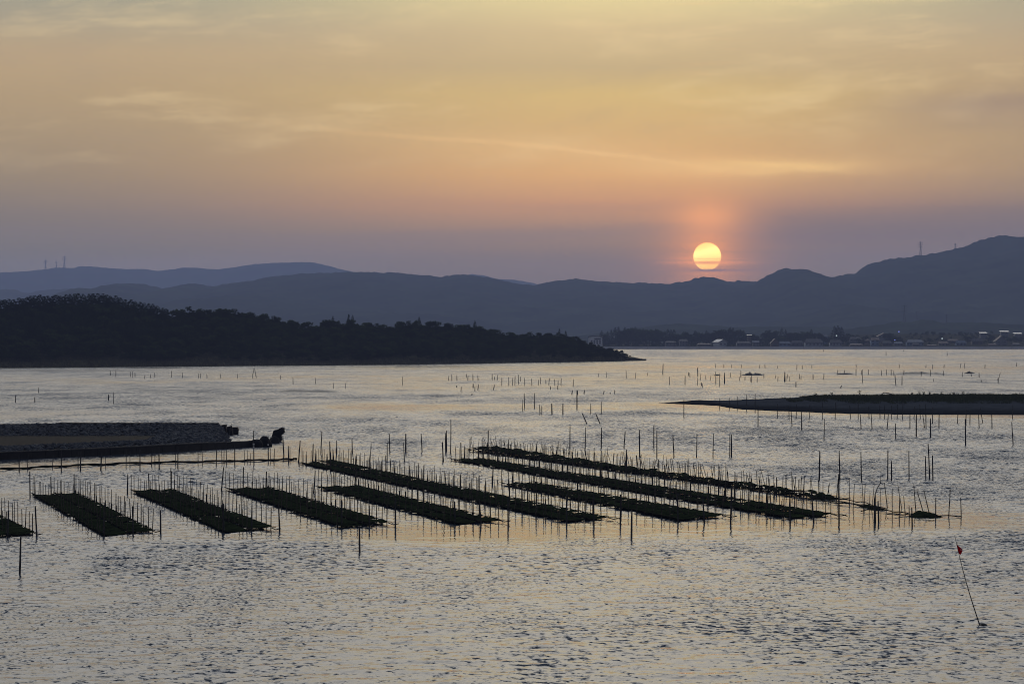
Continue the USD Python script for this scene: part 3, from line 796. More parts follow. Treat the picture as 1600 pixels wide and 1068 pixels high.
house(1537, 11, 525, 520.6, 518.6, 'wall_grey', 'roof_tin', 'upper house with the brightest shining roof, leftmost of three', Yd=FAR + 190, shed=True, cols=2)
house(1570, 13, 522, 518.2, 516.2, 'wall_grey', 'roof_tin', 'highest upper house with a shining roof, middle of three', Yd=FAR + 230, shed=True, cols=2)
house(1591, 12, 525, 521.3, 519.3, 'wall_grey', 'roof_tin', 'upper house with a shining roof nearest the right edge', Yd=FAR + 190, shed=True, cols=2)
house(1565, 19, 541, 533, 525, 'wall_grey', 'roof_brown', 'grey gabled house with pale verge near the right edge', gable=True, rows=2, cols=2, deep=12)
house(1551, 14, 542, 538.5, 536.5, 'wall_beige', 'roof_brown', 'low beige hut in front of the grey gabled house', Yd=FAR - 15, cols=3, deep=5)
house(1588, 12, 541, 538, 535.5, 'wall_white', 'roof_dark', 'small white hut at the right edge of the shore', cols=2)

def lamp(px, py, Yd, mat, label, arm=.7):
    p = at_depth(px, py, Yd)
    z0 = float(shore_ground(p[0], Yd)) - .5
    t = thing('street_lamp', (p[0], Yd, z0), label=label, category='street lamp')
    h = p[2] - z0
    obj('post', tube([(arm, 0, 0), (arm, 0, h * .9), (arm * .7, 0, h + .25), (0, 0, h + .3)], [.1, .08, .06, .05]), M['steel'], t)
    b = trimesh.creation.icosphere(1, .55); b.apply_scale((1.2, 1, .7)); b.apply_translation((0, 0, h))
    obj('lamp_head', (np.array(b.vertices), np.array(b.faces)), mat, t)
lamp(1404.5, 517.8, FAR + 60, M['lamp_blue'], 'lit bluish lamp high among the far trees on the right')
lamp(1398, 530.8, FAR - 10, M['lamp_blue'], 'lit bluish lamp low on the far shore beside the blue shed')
lamp(1472, 528.6, FAR + 20, M['lamp_white'], 'tiny greenish white lamp above the beige house')
lamp(1307, 524, FAR + 60, M['lamp_white'], 'white lamp below the three tall conifers')

# ------------------------------------------------------------------ pylons
def pylon(px, top, base, Yd, label, arms=3, width=.16, group=None):
    a, b = at_depth(px, base, Yd), at_depth(px, top, Yd)
    h = b[2] - a[2]
    t = thing('pylon', (a[0], Yd, a[2] - .03 * h), label=label, category='pylon', group=group)
    r = max(Yd * .00004, .12)
    legs, br = [], []
    def corner(sx, sy, z):
        k = width * h * (.5 - .42 * min(z / .75, 1.0))
        return np.array([sx * k, sy * k, z * h * 1.03])
    for sx in (-1, 1):
        for sy in (-1, 1):
            legs.append(tube([corner(sx, sy, 0), corner(sx, sy, .75), corner(sx, sy, 1)], r, 4))
    zs = np.linspace(0, .95, 9)
    for k in range(8):
        for p_, q_ in (((-1, -1), (1, -1)), ((1, -1), (-1, -1)), ((-1, 1), (1, 1)), ((1, 1), (-1, 1)), ((-1, -1), (-1, 1)), ((1, 1), (1, -1))):
            br.append(tube([corner(*p_, zs[k]), corner(*q_, zs[k + 1])], r * .6, 3))
    obj('legs', cat(legs), M['steel'], t)
    obj('bracing', cat(br), M['steel'], t)
    for k in range(arms):
        z = (.98 - k * .13) * h
        w = (.13, .16, .13)[k % 3] * h
        for sgn in (-1, 1):
            obj('arm', cat([tube([(0, 0, z + .02 * h), (sgn * w, 0, z)], r * .9, 4), tube([(0, 0, z - .02 * h), (sgn * w, 0, z)], r * .9, 4)]), M['steel'], t)
            obj('insulator', tube([(sgn * w, 0, z), (sgn * w, 0, z - .035 * h)], r * .9, 4), M['steel'], t)
pylon(1438.5, 377.5, 403, 7000, 'lattice pylon standing clear on the shoulder of the right mountain')
pylon(1492.5, 380, 391, 7050, 'pylon half hidden behind the slope of the right mountain', arms=2)
pylon(71, 406, 423, 12450, 'leftmost pylon on the farthest range of hills')
pylon(88, 409, 420, 12600, 'small middle pylon on the farthest range of hills', arms=2)
pylon(100.5, 400, 421, 12450, 'tallest of the three pylons on the farthest range of hills')
pylon(1413, 476, 507, 4330, 'tall dark lattice pylon on the low hill behind the houses')
pylon(1432.5, 486, 506, 4900, 'faint distant pylon just right of the tall dark one')
pylon(1479, 491, 508, 4330, 'shorter dark pylon on the low hill, rightmost of the two clear ones')

# ------------------------------------------------------------------ sandbar on the right
SB_FRONT = [(1030, 630), (1060, 631), (1120, 633.5), (1140, 637), (1160, 639.5), (1200, 641.5), (1260, 643.5), (1300, 645.5), (1400, 647.3), (1600, 648.2), (1900, 649)]
SB_TOP = [(1030, 629.6), (1060, 627.8), (1100, 626.2), (1200, 624.3), (1260, 622.5), (1290, 621.5), (1310, 620), (1330, 618), (1350, 616.8), (1400, 615.6), (1500, 615), (1600, 614.5), (1900, 614)]
pxs2 = np.linspace(1030, 1880, 240)
f_ = np.array([at(a, interp(a, SB_FRONT))[1] for a in pxs2])
crestd = f_ + np.interp(pxs2, [1030, 1120, 1200, 1300, 1900], [.6, 24, 40, 56, 66])
zt = CAM_H + (HORIZON - np.interp(pxs2, *np.array(SB_TOP).T)) * crestd / FPX
zt = np.maximum(zt - np.interp(pxs2, [1300, 1400], [0, .22]), .05)
vv2 = np.concatenate([[-.12, 0], np.linspace(.03, 1, 26), [1.15, 1.5, 2.0]])
VV, ZT = np.meshgrid(vv2, zt, indexing='ij')
D2 = f_[None] + VV * (crestd - f_)[None]
X2 = (np.broadcast_to(pxs2[None], VV.shape) - 800) / FPX * f_[None] * (1 + .0 * VV)
up = np.where(VV < 0, VV * 2, np.where(VV <= 1, ZT * np.interp(VV, [0, .08, .35, .55, .68, 1], [0, .08, .20, .36, .66, 1.0]), ZT * (2 - VV)))
Z2 = up + (meshkit.fbm(np.stack([X2 / 5, D2 / 5, X2 * 0], -1), 4, 6) - .5) * .30 * np.clip(VV, 0, .6) * np.clip(ZT, 0, 1)
def sand_mat():
    g = Graph()
    pos = V(g, g.add('geometry') + '.position')
    sp = g.add('separate_xyz', vector=pos)
    n = g.noise(pos, .25, 5.0, .6); n2 = g.noise(pos, 2.5, 3.0, .6)
    wet = g.smooth(V(g, sp + '.z') + (n - .5) * .5, .12, .55)
    dry = g.ramp(n * .6 + n2 * .4, [(.3, (.029, .034, .044)), (.7, (.050, .057, .072))])
    col = g.mix(wet, (.015, .017, .021), dry)
    o = g.add('principled_bsdf', base_color=g.mix(g.smooth(V(g, sp + '.z') + (n - .5) * .9 + (n2 - .5) * .3, 1.05, 1.45), col, (.016, .019, .009)), roughness=1.0, specular_ior_level=.0)
    return usdkit.material(stage, W + 'Looks/sand', g.nodes, g.links, surface=o + '.BSDF')
obj('sandbar', grid(np.stack([X2, D2, Z2], -1)), sand_mat(), smooth=True, kind='structure', label='low grey sandbar with a grassy crest running in from the right', category='sandbar')
def bar_at(px, v):
    D = np.interp(px, pxs2, f_); c_ = np.interp(px, pxs2, crestd); zt_ = np.interp(px, pxs2, zt)
    z = zt_ * np.interp(v, [0, .08, .35, .55, .68, 1, 2], [0, .08, .20, .36, .66, 1.0, 0])
    return np.array([(px - 800) / FPX * D, D + v * (c_ - D), z])
n = 26000
pr = rng.uniform(1255, 1880, n); vr = rng.uniform(.60, 1.12, n)
dens = meshkit.noise(np.stack([pr / 14, vr * 5, pr * 0], -1), 2) + np.interp(pr, [1255, 1330, 1420], [-.5, -.15, .25]) + np.interp(vr, [.6, .72, .9], [-.35, .1, .3])
ok = dens > .34
PR = np.array([bar_at(a, b) for a, b in zip(pr[ok], vr[ok])])
obj('bank_grass', blades(rng, PR, rng.uniform(.12, .34, ok.sum()) * (.6 + .9 * meshkit.noise(np.stack([pr[ok] / 6, vr[ok] * 3, pr[ok] * 0], -1), 8)), .045), M['grass'], kind='stuff', label='dark grass and low weeds along the crest of the sandbar', category='grass')
for i, (a, hh) in enumerate(((1332, .5), (1361, .55), (1411, .9), (1506, .45), (1519, .65), (1527, .6), (1537, .5), (1559, .5), (1582, .45), (1598, .6))):
    p = bar_at(a, 1.0)
    r_ = np.random.default_rng(300 + i)
    t = thing('weed_clump', p, label=f'small weed clump on the crest of the sandbar, {ORD[i]} from left', category='weed', group='weeds on the crest of the sandbar')
    ths = r_.random(9) * 6.28
    obj('stalks', cat([tube([(0, 0, 0), (math.cos(q) * .12 * hh, math.sin(q) * .12 * hh, hh * .6), (math.cos(q) * .35 * hh, math.sin(q) * .3 * hh, hh * r_.uniform(.7, 1.1))], [.014, .01, .004], 3) for q in ths]), M['grass'], t)
    obj('leaves', leaf_cards(r_, np.column_stack([r_.normal(0, .22 * hh, 40), r_.normal(0, .2 * hh, 40), r_.uniform(.15, 1.0, 40) * hh]), .09), M['grass'], t)
p = bar_at(1462, 1.0)
t = thing('driftwood_branch', p, label='bleached crooked driftwood branch lying on the crest of the sandbar', category='driftwood')
m_ = p[1] / FPX
obj('branch', tube([(-12 * m_, 0, 0), (-9 * m_, .1, 2.2 * m_), (-6 * m_, .1, 4.2 * m_), (-1 * m_, .2, 3.4 * m_), (6 * m_, .2, 1.6 * m_), (13 * m_, .3, .4 * m_)], [.05, .07, .08, .07, .06, .03]), M['wood'], t)
for a, b in (((-6, 4.2), (-5, 1)), ((-1, 3.4), (3, 4.0)), ((3, 2.4), (9, 3.0)), ((6, 1.6), (7, -.5))):
    obj('twig', tube([(a[0] * m_, .1, a[1] * m_), (b[0] * m_, .3, b[1] * m_)], [.04, .015], 4), M['wood'], t)
def mudbank(px0, px1, py, h, label):
    a, b = at(px0, py), at(px1, py)
    L = b[0] - a[0]; c = (a + b) / 2
    u = np.linspace(-1, 1, 33); v = np.linspace(-1, 1, 9)
    U, Vv = np.meshgrid(u, v)
    r = np.sqrt(np.clip(1 - U ** 2, 0, 1))
    nz = meshkit.fbm(np.stack([U * 4 + c[0], Vv * 2, U * 0], -1), 4, 5)
    Z = h * (np.clip(1 - U ** 2, 0, 1) * (1 - Vv ** 2) * (nz * 1.6)) - .03
    obj('mud_bank', grid(np.stack([U * L / 2, Vv * min(L * .25, 8) * (.2 + r), Z], -1)), M['mud'], None, c, smooth=True, kind='structure', label=label, category='mud bank')
mudbank(1157, 1194, 586, .9, 'small dark mud bank in the open water beyond the sandbar tip')
mudbank(1114, 1127, 586.5, .4, 'tiny brown mud bank left of the small dark one')
mudbank(1395, 1480, 584, .6, 'long thin mud bank far out on the right')
mudbank(1505, 1525, 583.3, .7, 'short mud bank far out near the right edge')
mudbank(1303, 1337, 585, .6, 'thin mud bank far out above the sandbar grass')
mudbank(425, 532, 611.5, .42, 'flat dark mud bank in the open water below the headland')
mudbank(-120, 240, 579, .32, 'long thin mud flat along the foot of the headland at the far left')

# ------------------------------------------------------------------ breakwater on the left
bw = thing('breakwater', (0, 0, 0), label='low rubble breakwater with dark front wall at the left edge', category='breakwater')
FW = [(-90, 722.5), (0, 718.5), (100, 714), (200, 709.5), (300, 704), (395, 698)]
def front(px):
    return at(px, interp(px, FW))
FTOP = [(-90, 708.5), (0, 705.5), (100, 701.5), (200, 697), (300, 691.5), (340, 689.8), (395, 688)]
prev = None
for i, px in enumerate(np.linspace(-90, 395, 25)):
    p = front(px); z = CAM_H + (HORIZON - interp(px, FTOP)) * p[1] / FPX
    if prev is not None:
        a, za = prev
        d = p - a; L = np.hypot(*d[:2]); u = d / L; nrm = np.array([-u[1], u[0], 0])
        hgt = min(z, za) - .10
        j = rng.uniform(-.02, .02)
        q0, q1 = a + u * .03 + nrm * j, p - u * .03 + nrm * j
        v = np.array([q0, q1, q1 + nrm * .35, q0 + nrm * .35])
        vs = np.vstack([v * [1, 1, 0] + [0, 0, -1.0], v * [1, 1, 0] + [0, 0, hgt]])
        f = [[0, 1, 5, 4], [1, 2, 6, 5], [2, 3, 7, 6], [3, 0, 4, 7], [4, 5, 6, 7]]
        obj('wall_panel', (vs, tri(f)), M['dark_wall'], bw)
        w = np.array([a - nrm * .06, p - nrm * .06, p + nrm * .42, a + nrm * .42])
        vs = np.vstack([w * [1, 1, 0] + [0, 0, hgt + .003], w * [1, 1, 0] + [0, 0, hgt + .10]])
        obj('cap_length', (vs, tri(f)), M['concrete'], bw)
    prev = (p, z)
# rear wall, its crest in two lengths with a notch
RY = 359.0
def rear(px, py):
    return at_depth(px, py, RY)
for (pa, pb, ya, yb) in ((-95, 85, 662.8, 661.6), (87.5, 341, 660.2, 660.4)):
    a, b = rear(pa, ya), rear(pb, yb)
    vs = np.array([[a[0], RY, 0], [b[0], RY, 0], [b[0], RY + .8, 0], [a[0], RY + .8, 0]], float)
    top = vs.copy(); top[:, 2] = [a[2], b[2], b[2], a[2]]
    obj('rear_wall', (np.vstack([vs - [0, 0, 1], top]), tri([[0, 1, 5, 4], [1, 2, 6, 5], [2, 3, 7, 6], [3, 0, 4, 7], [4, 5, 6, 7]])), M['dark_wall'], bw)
# gravel fill between the two
px_ = np.linspace(-95, 343, 60)
v_ = np.linspace(0, 1, 14)
rows_ = []
for v in v_:
    r_ = []
    for a in px_:
        p = front(a); x = p[0]; d = p[1] + .3 + v * (RY - p[1] - .3)
        r_.append([(a - 800) / FPX * d, d, .58 + .1 * meshkit.noise(np.array([x / 4, d / 4, 0.]), 5)])
    rows_.append(r_)
obj('fill', grid(np.array(rows_)), M['fill'], bw, smooth=True)
# rubble stones
def stone(r, p, s):
    ico = trimesh.creation.icosahedron()
    v = np.array(ico.vertices) * r.uniform(.75, 1.25, (12, 1)) * (s * np.array([r.uniform(.8, 1.4), r.uniform(.8, 1.3), r.uniform(.55, .9)]))
    a = r.random() * 6.283
    R = np.array([[math.cos(a), -math.sin(a), 0], [math.sin(a), math.cos(a), 0], [0, 0, 1]])
    return v @ R.T + p, np.array(ico.faces)
r_ = np.random.default_rng(5)
st = []
for _ in range(1500):                                                 # slope below the rear wall
    px = r_.uniform(-95, 343); v = r_.random()
    zt_ = 1.55
    p = rear(px, 661); d = RY - .2 - v * 14
    st.append(stone(r_, np.array([p[0] * d / RY, d, .55 + (1 - v) * .92]), r_.uniform(.17, .34)))
for _ in range(1500):                                                 # strip behind the front wall
    px = r_.uniform(-95, 330); p = front(px)
    wd_ = np.interp(px, [-90, 100, 250, 330], [9.0, 9.5, 13, 20])
    v = r_.random()
    st.append(stone(r_, np.array([(px - 800) / FPX * (p[1] + .7 + v * wd_), p[1] + .7 + v * wd_, (.60 + .42 * math.sin(v * 3.1))]), r_.uniform(.15, .30)))
for _ in range(1500):                                                 # mound at the right end
    px = r_.uniform(225, 357); v = r_.random()
    p = front(px); d = p[1] + .8 + v * (RY + .5 - p[1] - .8)
    lim = np.interp(px, [225, 300, 343, 357], [.35, .95, 1.0, .8])
    if v > lim:
        continue
    z = .6 + np.interp(px, [225, 290, 330, 343, 357], [.05, .5, .9, .75, -.45]) * math.sin(min(v * 1.9, 1.57))
    if px > 335:
        z *= .9
    st.append(stone(r_, np.array([(px - 800) / FPX * d, d, z]), r_.uniform(.18, .36)))
obj('rubble', cat(st), M['rock'], bw, kind='stuff')
# broken pillars beyond its right end
def rough_block(name, pxc, ptop, pbase, wpx, label, tilt=0.0, depth=1.0, mat='dark_wall', cat_='concrete block', seed=0):
    p = at(pxc, pbase); s = p[1] / FPX
    h, w = (pbase - ptop) * s, wpx * s
    b = trimesh.creation.box((w, depth, h + .8)); b = b.subdivide().subdivide()
    v = np.array(b.vertices); v[:, 2] += h / 2 - .4
    r = np.random.default_rng(seed)
    v += (meshkit.fbm(v * 2.3 + seed * 7.7, 3, seed)[:, None] - .5) * .32 * np.sign(v) * [1, 1, .6]
    if tilt:
        c, s_ = math.cos(tilt), math.sin(tilt)
        v = v @ np.array([[c, 0, -s_], [0, 1, 0], [s_, 0, c]]).T
    return obj(name, (v, np.array(b.faces)), M[mat], None, p, label=label, category=cat_)
rough_block('concrete_block', 349, 663.5, 679, 11, 'squat concrete block leaning on the end of the breakwater, nearest to its rear wall', .05, 1.2, seed=1)
rough_block('concrete_block', 360.5, 665.5, 679.5, 7.5, 'leaning concrete block in the middle of three at the breakwater end', .16, 1.0, seed=2)
rough_block('concrete_block', 368.7, 667, 678.5, 8, 'square concrete block standing in the water, rightmost of three', .08, 1.0, seed=3)
a = at(358, 680); s = a[1] / FPX
obj('iron_bar', tube([a, a + np.array([1.5 * s, 0, 9 * s]), a + np.array([3.6 * s, 0, 18.5 * s])], [.05, .05, .03], 4), M['stake'], label='thin bar sticking up between the concrete blocks', category='bar')
# dark boulders and the tilted slab where the front wall ends
def boulder(pxc, ptop, pbase, wpx, label, seed):
    p = at(pxc, pbase); s = p[1] / FPX
    b = trimesh.creation.icosphere(3, 1.0)
    v = np.array(b.vertices) * [wpx * s / 2, min(wpx * s / 2, 1.2), (pbase - ptop) * s]
    v *= 1 + (meshkit.fbm(v * 1.3 + seed * 5, 4, seed)[:, None] - .5) * .75
    obj('boulder', (v, np.array(b.faces)), M['dark_wall'], None, p, label=label, category='boulder')
boulder(401, 686, 698, 22, 'low dark boulder joining the end of the front wall', 1)
boulder(415, 681.5, 697, 20, 'dark boulder between the front wall and the tilted slab', 2)
boulder(428, 682.5, 692, 20, 'low dark boulder under the tilted slab', 3)
p = at(431, 689); s = p[1] / FPX
sl = prism([(-7 * s, -3 * s), (9 * s, 1 * s), (8 * s, 9 * s), (12.6 * s, 13 * s), (13 * s, 20.5 * s), (9 * s, 21.5 * s), (1 * s, 17.5 * s), (-4 * s, 16.5 * s), (-6 * s, 10 * s)], 1.1)
mm = trimesh.Trimesh(*sl, process=False).subdivide().subdivide()
v = np.array(mm.vertices); v += (meshkit.fbm(v * 2.1, 3, 3)[:, None] - .5) * .16
obj('tilted_slab', (v, np.array(mm.faces)), M['dark_wall'], None, p, label='broken dark slab sticking up from the water past the breakwater end', category='concrete slab')

# ------------------------------------------------------------------ poles
def pole_mesh(r, lean, h, rad, bend=.03, sides=5, below=.6):
    """From below the water to the tip; lean: horizontal offset of the tip."""
    b = r.normal(0, bend, 2) * h
    lean = np.asarray(lean, float)
    t = np.array([-below / h, 0, .35, .7, 1.0])
    pts = np.column_stack([lean[0] * t + b[0] * np.clip(t, 0, 1) * (1 - t), lean[1] * t + b[1] * np.clip(t, 0, 1) * (1 - t), h * t])
    return tube(pts, rad * np.array([1.05, 1.0, .95, .85, .7]), sides)

def stake(name, base, tip, wpx, label, group=None, mat='stake', catg='stake', bend=.006):
    """A pole from the picture: its foot on the water, its tip at the same distance."""
    p = at(*base)
    s = p[1] / FPX
    lean = ((tip[0] - base[0]) * s, rng.normal(0, .03) * abs(base[1] - tip[1]) * s)
    h = (base[1] - tip[1]) * s
    return obj(name, pole_mesh(rng, lean, h, wpx * s / 2, bend, 6), M[mat], None, p, label=label, group=group, category=catg)

# nets, their ropes, and the poles that carry them
bamboo = []                                                           # (size in the picture, base, lean, height, radius, net)
for ni, N in enumerate(NETS):
    A, B, C, Dd = [np.array(q[:2]) for q in N['P']]
    ragged = N.get('ragged', False)
    r = np.random.default_rng(100 + ni)
    Ln = np.linalg.norm((C + Dd) / 2 - (A + B) / 2)
    along = lambda t, u: (A * (1 - u) + B * u) * (1 - t) + (C * (1 - u) + Dd * u) * t
    N['along'] = along
    rack = thing('seaweed_net', (0, 0, 0), label=N['d'], category='seaweed net')
    segs = max(2, int(round(Ln / 18.5)))
    for strip, (u0, u1) in enumerate(((.0, .485), (.515, 1.0))):
        for sg in range(segs):
            t0, t1 = sg / segs, (sg + 1) / segs
            t0 += .0012; t1 -= .0012
            nt, nu = int(Ln / segs / .38), 7
            T, U = np.meshgrid(np.linspace(t0, t1, nt), np.linspace(u0, u1, nu), indexing='ij')
            P = along(T[..., None], U[..., None]) if False else (A * (1 - U[..., None]) + B * U[..., None]) * (1 - T[..., None]) + (C * (1 - U[..., None]) + Dd * U[..., None]) * T[..., None]
            off = r.normal(0, .035) + (.06 if strip else 0) * r.random()
            s_ = T * Ln
            z = NET_Z + off + .05 * np.abs(np.cos(s_ * math.pi / 2.0)) * np.abs(U - (u0 + u1) / 2) / .25
            z = z + (meshkit.fbm(np.stack([P[..., 0] / 1.4, P[..., 1] / 1.4, np.full(T.shape, sg + strip * 9.)], -1), 4, ni) - .5) * (.24 if ragged else .08)
            z -= .05 * (1 - ((U - (u0 + u1) / 2) / .25) ** 2)
            if ragged:
                z += .10 + .07 * np.sin(s_ * .8 + strip)
            wob = (meshkit.fbm(np.stack([s_ / 2.2, U * 0 + strip * 5 + ni * 3, U * 0], -1), 3, 4) - .5) * (.6 if ragged else .10)
            side = np.where(np.abs(U - u0) < .01, 1, np.where(np.abs(U - u1) < .01, 1, .4))
            du = (B - A) / np.linalg.norm(B - A)
            P = P + (wob * side)[..., None] * du
            if ragged:                                                # it hangs bunched up towards its far edge
                k = np.clip((s_ / Ln - .15) / .5, 0, 1) * .35
                P = P - (k * (U - .5) * np.linalg.norm(Dd - C))[..., None] * du * .7
            z = np.maximum(z, .045)
            v, f = grid(np.concatenate([P, z[..., None]], -1))
            mid = v[f].mean(1)
            edge = (np.abs(U - u0) < .01) | (np.abs(U - u1) < .01)
            e1 = edge.reshape(-1)[f].any(1)
            hole = meshkit.fbm(mid * [2.1, 1.1, 0] + 31 * ni, 3, 6)
            f = f[~((hole > .70) | (e1 & (hole > .69) & (r.random(len(f)) < .8)))]
            v2 = v - [0, 0, .035]
            obj('net_panel', (np.vstack([v, v2]), np.vstack([f, f[:, ::-1] + len(v)])), M['net'], rack)
    # edge ropes, a little sagging between the poles; hanging tufts of weed
    for u in (0.0, .5, 1.0):
        tt = np.linspace(-.012, 1.03, max(30, int(Ln / 1.0)))
        z = NET_Z + .07 + .05 * np.cos(tt * Ln * math.pi) + (r.normal(0, .015, len(tt)))
        xy = np.array([along(t, u) for t in tt])
        obj('edge_rope', tube(np.column_stack([xy, z]), .022, 4), M['rope'], rack)
    k = int(Ln * (7 if ragged else 2.5))
    tu = []
    for _ in range(k):
        t, u = r.random(), r.choice([0.0, .49, 1.0]) + r.normal(0, .01)
        q = along(t, u)
        h = r.uniform(.05, .16) * (1.7 if ragged else 1)
        tu.append(blades(r, np.array([[q[0], q[1], NET_Z + .06]] * 2), np.array([-h, -h * .7]), r.uniform(.06, .18)))
    obj('weed_tufts', cat(tu), M['net'], rack, kind='stuff')
    # loose ends of rope running from the near end to the last stake
    for u in (.5, .98):
        q0, q1 = along(1.0, u), along(1.0 + 2.2 / Ln, 1.06 if u > .6 else .62)
        obj('tie_rope', tube([(*q0, .16), (*((q0 + q1) / 2), .09), (*q1, .22)], .03, 4), M['rope'], rack)
    # the thin poles
    sp = 1.85
    for u in (0.0, .5, 1.0):
        s0 = r.uniform(0, .6)
        kth = 0
        while s0 < Ln + .3:
            t = s0 / Ln
            q = along(t, u + r.normal(0, .012))
            h = r.normal(1.42, .10) if u != .5 else r.normal(1.38, .12)
            if ragged:
                h *= r.uniform(.8, 1.15)
            lz = r.normal(0, .02 if not ragged else .085) * h
            if ragged and r.random() < .10:
                lz = -abs(r.normal(.25, .08)) * h
            bamboo.append((h * FPX / q[1], (q[0], q[1], 0), (lz, r.normal(0, .03) * h), h, r.uniform(.026, .037), ni, (u, kth)))
            kth += 1
            s0 += sp * r.uniform(.86, 1.14)
            if Ln > 60 and r.random() < .42:                          # pairs on the long nets
                bamboo.append((h * .93 * FPX / q[1], (q[0] + r.normal(0, .12), q[1] + r.normal(0, .3), 0), (r.normal(0, .03), 0), h * r.uniform(.75, .97), r.uniform(.022, .031), ni, (u, kth)))
                kth += 1
NAMES = ['the leftmost net', 'the first whole short net', 'the second whole short net', 'the third whole short net', 'the fourth whole short net', 'the long net from the boom', 'the medium middle net', 'the long straight net', 'the ragged net']
r = np.random.default_rng(77)
bamboo.sort(key=lambda b: -b[0])
rest = []
for k, (_, p, lean, h, rad, ni, (u, kth)) in enumerate(bamboo):
    m = pole_mesh(r, lean, h, rad, .012, 5)
    if k < 300:
        side = {0.0: 'left', .5: 'middle', 1.0: 'right'}[u]
        obj('bamboo_pole', m, M['bamboo'], None, p, label=f'bamboo pole, {ORD[kth]} from far end, {side} row of {NAMES[ni]}', category='pole', group=f'bamboo poles of {NAMES[ni]}')
    else:
        rest.append((m[0] + np.array(p), m[1]))
obj('more_bamboo_poles', cat(rest), M['bamboo'], kind='stuff', label='the many other thin bamboo poles in rows along the nets', category='poles')

# thick stakes at the ends of the nets
STK = {0: [((12, 840), (13, 797)), ((57.5, 838), (55, 790))],
       1: [((47, 775), (46.5, 736)), ((80, 770), (79.5, 744)), ((116, 768), (116, 740)), ((161.5, 837), (163, 789)), ((208, 834), (207, 790)), ((251, 833), (250.5, 796))],
       2: [((199, 771), (199.5, 740)), ((233, 767), (232, 739)), ((267.5, 765), (267, 731)), ((393, 830), (393.5, 792)), ((437, 829.5), (435, 785))],
       3: [((346, 766), (349.5, 729)), ((380, 763), (380.5, 729)), ((415.5, 762), (416.5, 736)), ((534, 824), (533.5, 781)), ((577, 822), (577, 789)), ((617.7, 824), (618, 777))],
       4: [((490.5, 770), (492.5, 735)), ((522, 761), (521.5, 737)), ((556, 758), (556, 735)), ((711, 819), (710.5, 783)), ((751.5, 820), (749, 780)), ((794, 823), (793.5, 775))],
       5: [((466.5, 722), (469, 688)), ((488.5, 721), (489.5, 693)), ((515.8, 721), (515, 689)), ((885.5, 819), (885.5, 772)), ((928, 820), (927.5, 768)), ((969.3, 819), (969.5, 772))],
       6: [((800, 757), (802, 730)), ((769.5, 757), (770.5, 729)), ((1059.5, 817), (1058.5, 770)), ((1100.5, 817), (1098, 771)), ((1141.7, 818), (1143, 758))],
       7: [((692.8, 720), (691, 691)), ((720.5, 718), (720, 691)), ((1234.5, 820), (1234.5, 781)), ((1271.5, 816), (1267.5, 767)), ((1311, 817), (1310.5, 740))],
       8: [((790, 721), (790.5, 702)), ((939, 745), (939.3, 724)), ((1019.5, 757), (1018, 734)), ((762.5, 701), (763, 672)), ((895, 730), (894, 706)), ((979, 738), (979, 702))]}
for ni, L in STK.items():
    A, B, C, Dd = NETS[ni]['q']
    for b, tp in sorted(L):
        near = abs(b[1] - C[1]) < abs(b[1] - A[1]) * .6
        end = 'near end' if near else ('far end' if abs(b[1] - A[1]) < abs(b[1] - C[1]) * .6 else 'middle')
        same = sorted([q for q in L if ('near end' if abs(q[0][1] - C[1]) < abs(q[0][1] - A[1]) * .6 else ('far end' if abs(q[0][1] - A[1]) < abs(q[0][1] - C[1]) * .6 else 'middle')) == end])
        k = same.index((b, tp))
        which = ('left', 'central', 'right')[k] if len(same) == 3 else (('left', 'right')[k] if len(same) == 2 else 'single')
        stake('net_stake', b, tp, 2.9 if b[1] > 790 else 2.3, f'{which} thick dark stake at the {end} of {NAMES[ni]}', f'thick stakes of {NAMES[ni]}')
# the one with a bundle tied over its top
p = at(350, 832); s = p[1] / FPX
t = thing('net_stake', p, label='thick stake with a dark bundle tied over its top at the second whole short net', category='stake')
obj('shaft', pole_mesh(rng, (-1.5 * s, 0), 44 * s, 1.5 * s, .004, 6), M['stake'], t)
b = trimesh.creation.icosphere(2, 1.0); v = np.array(b.vertices)
v = v * [2.6 * s, 2.4 * s, 6.5 * s] * (1 + (meshkit.fbm(v * 1.5, 3, 3)[:, None] - .5) * .5) + [-1.6 * s, 0, 40 * s]
obj('bundle', (v, np.array(b.faces)), M['float'], t)

# lone stakes, read off one by one
for b, tp, lab in (((31, 896), (33, 838), 'tall thick lone stake in the foreground at the left'), ((562, 863), (561.5, 821), 'lone foreground stake left of centre, in front of the short nets'), ((986.7, 840), (987.3, 796), 'lone foreground stake in the middle, in front of the long nets')):
    stake('lone_stake', b, tp, 3.4, lab, bend=.004)
def row(items, label, group, w=2.0, name='marker_stake', mat='stake'):
    words = label
    for k, q in enumerate(sorted(items, key=lambda q: q[0])):
        label = f'{words}, {ORD[k]} from left' if k else f'{words}, leftmost'
        stake(name, q[:2], q[2:4], q[4] if len(q) > 4 else w, label, group, mat)
row([(501.4, 708.7, 503, 673, 1.9), (526, 708, 526, 688, 1.9), (550.7, 708, 549.9, 684, 1.9), (609, 706, 608.3, 677, 1.9), (634, 706, 634, 677, 2.6), (659.5, 706, 658, 677, 2)],
    'weathered stake in the loose row behind the net at the boom', 'marker stakes behind the long net')
row([(605, 720, 605, 691, 1.8), (632, 720, 630.5, 691, 1.6), (578, 724, 580, 692, 1.5), (692.2, 719, 691.5, 690, 2.2)], 'stake close behind the poles of the net at the boom', 'marker stakes close behind the long net')
row([(696.3, 705.5, 696, 676, 2), (697.8, 705, 697.6, 672, 2)], 'stake of a touching pair left of the far nets', 'touching pair of stakes')
stake('marker_stake', (704, 706), (704.5, 655), 1.8, 'tallest thin stake right beside the touching pair left of the far nets')
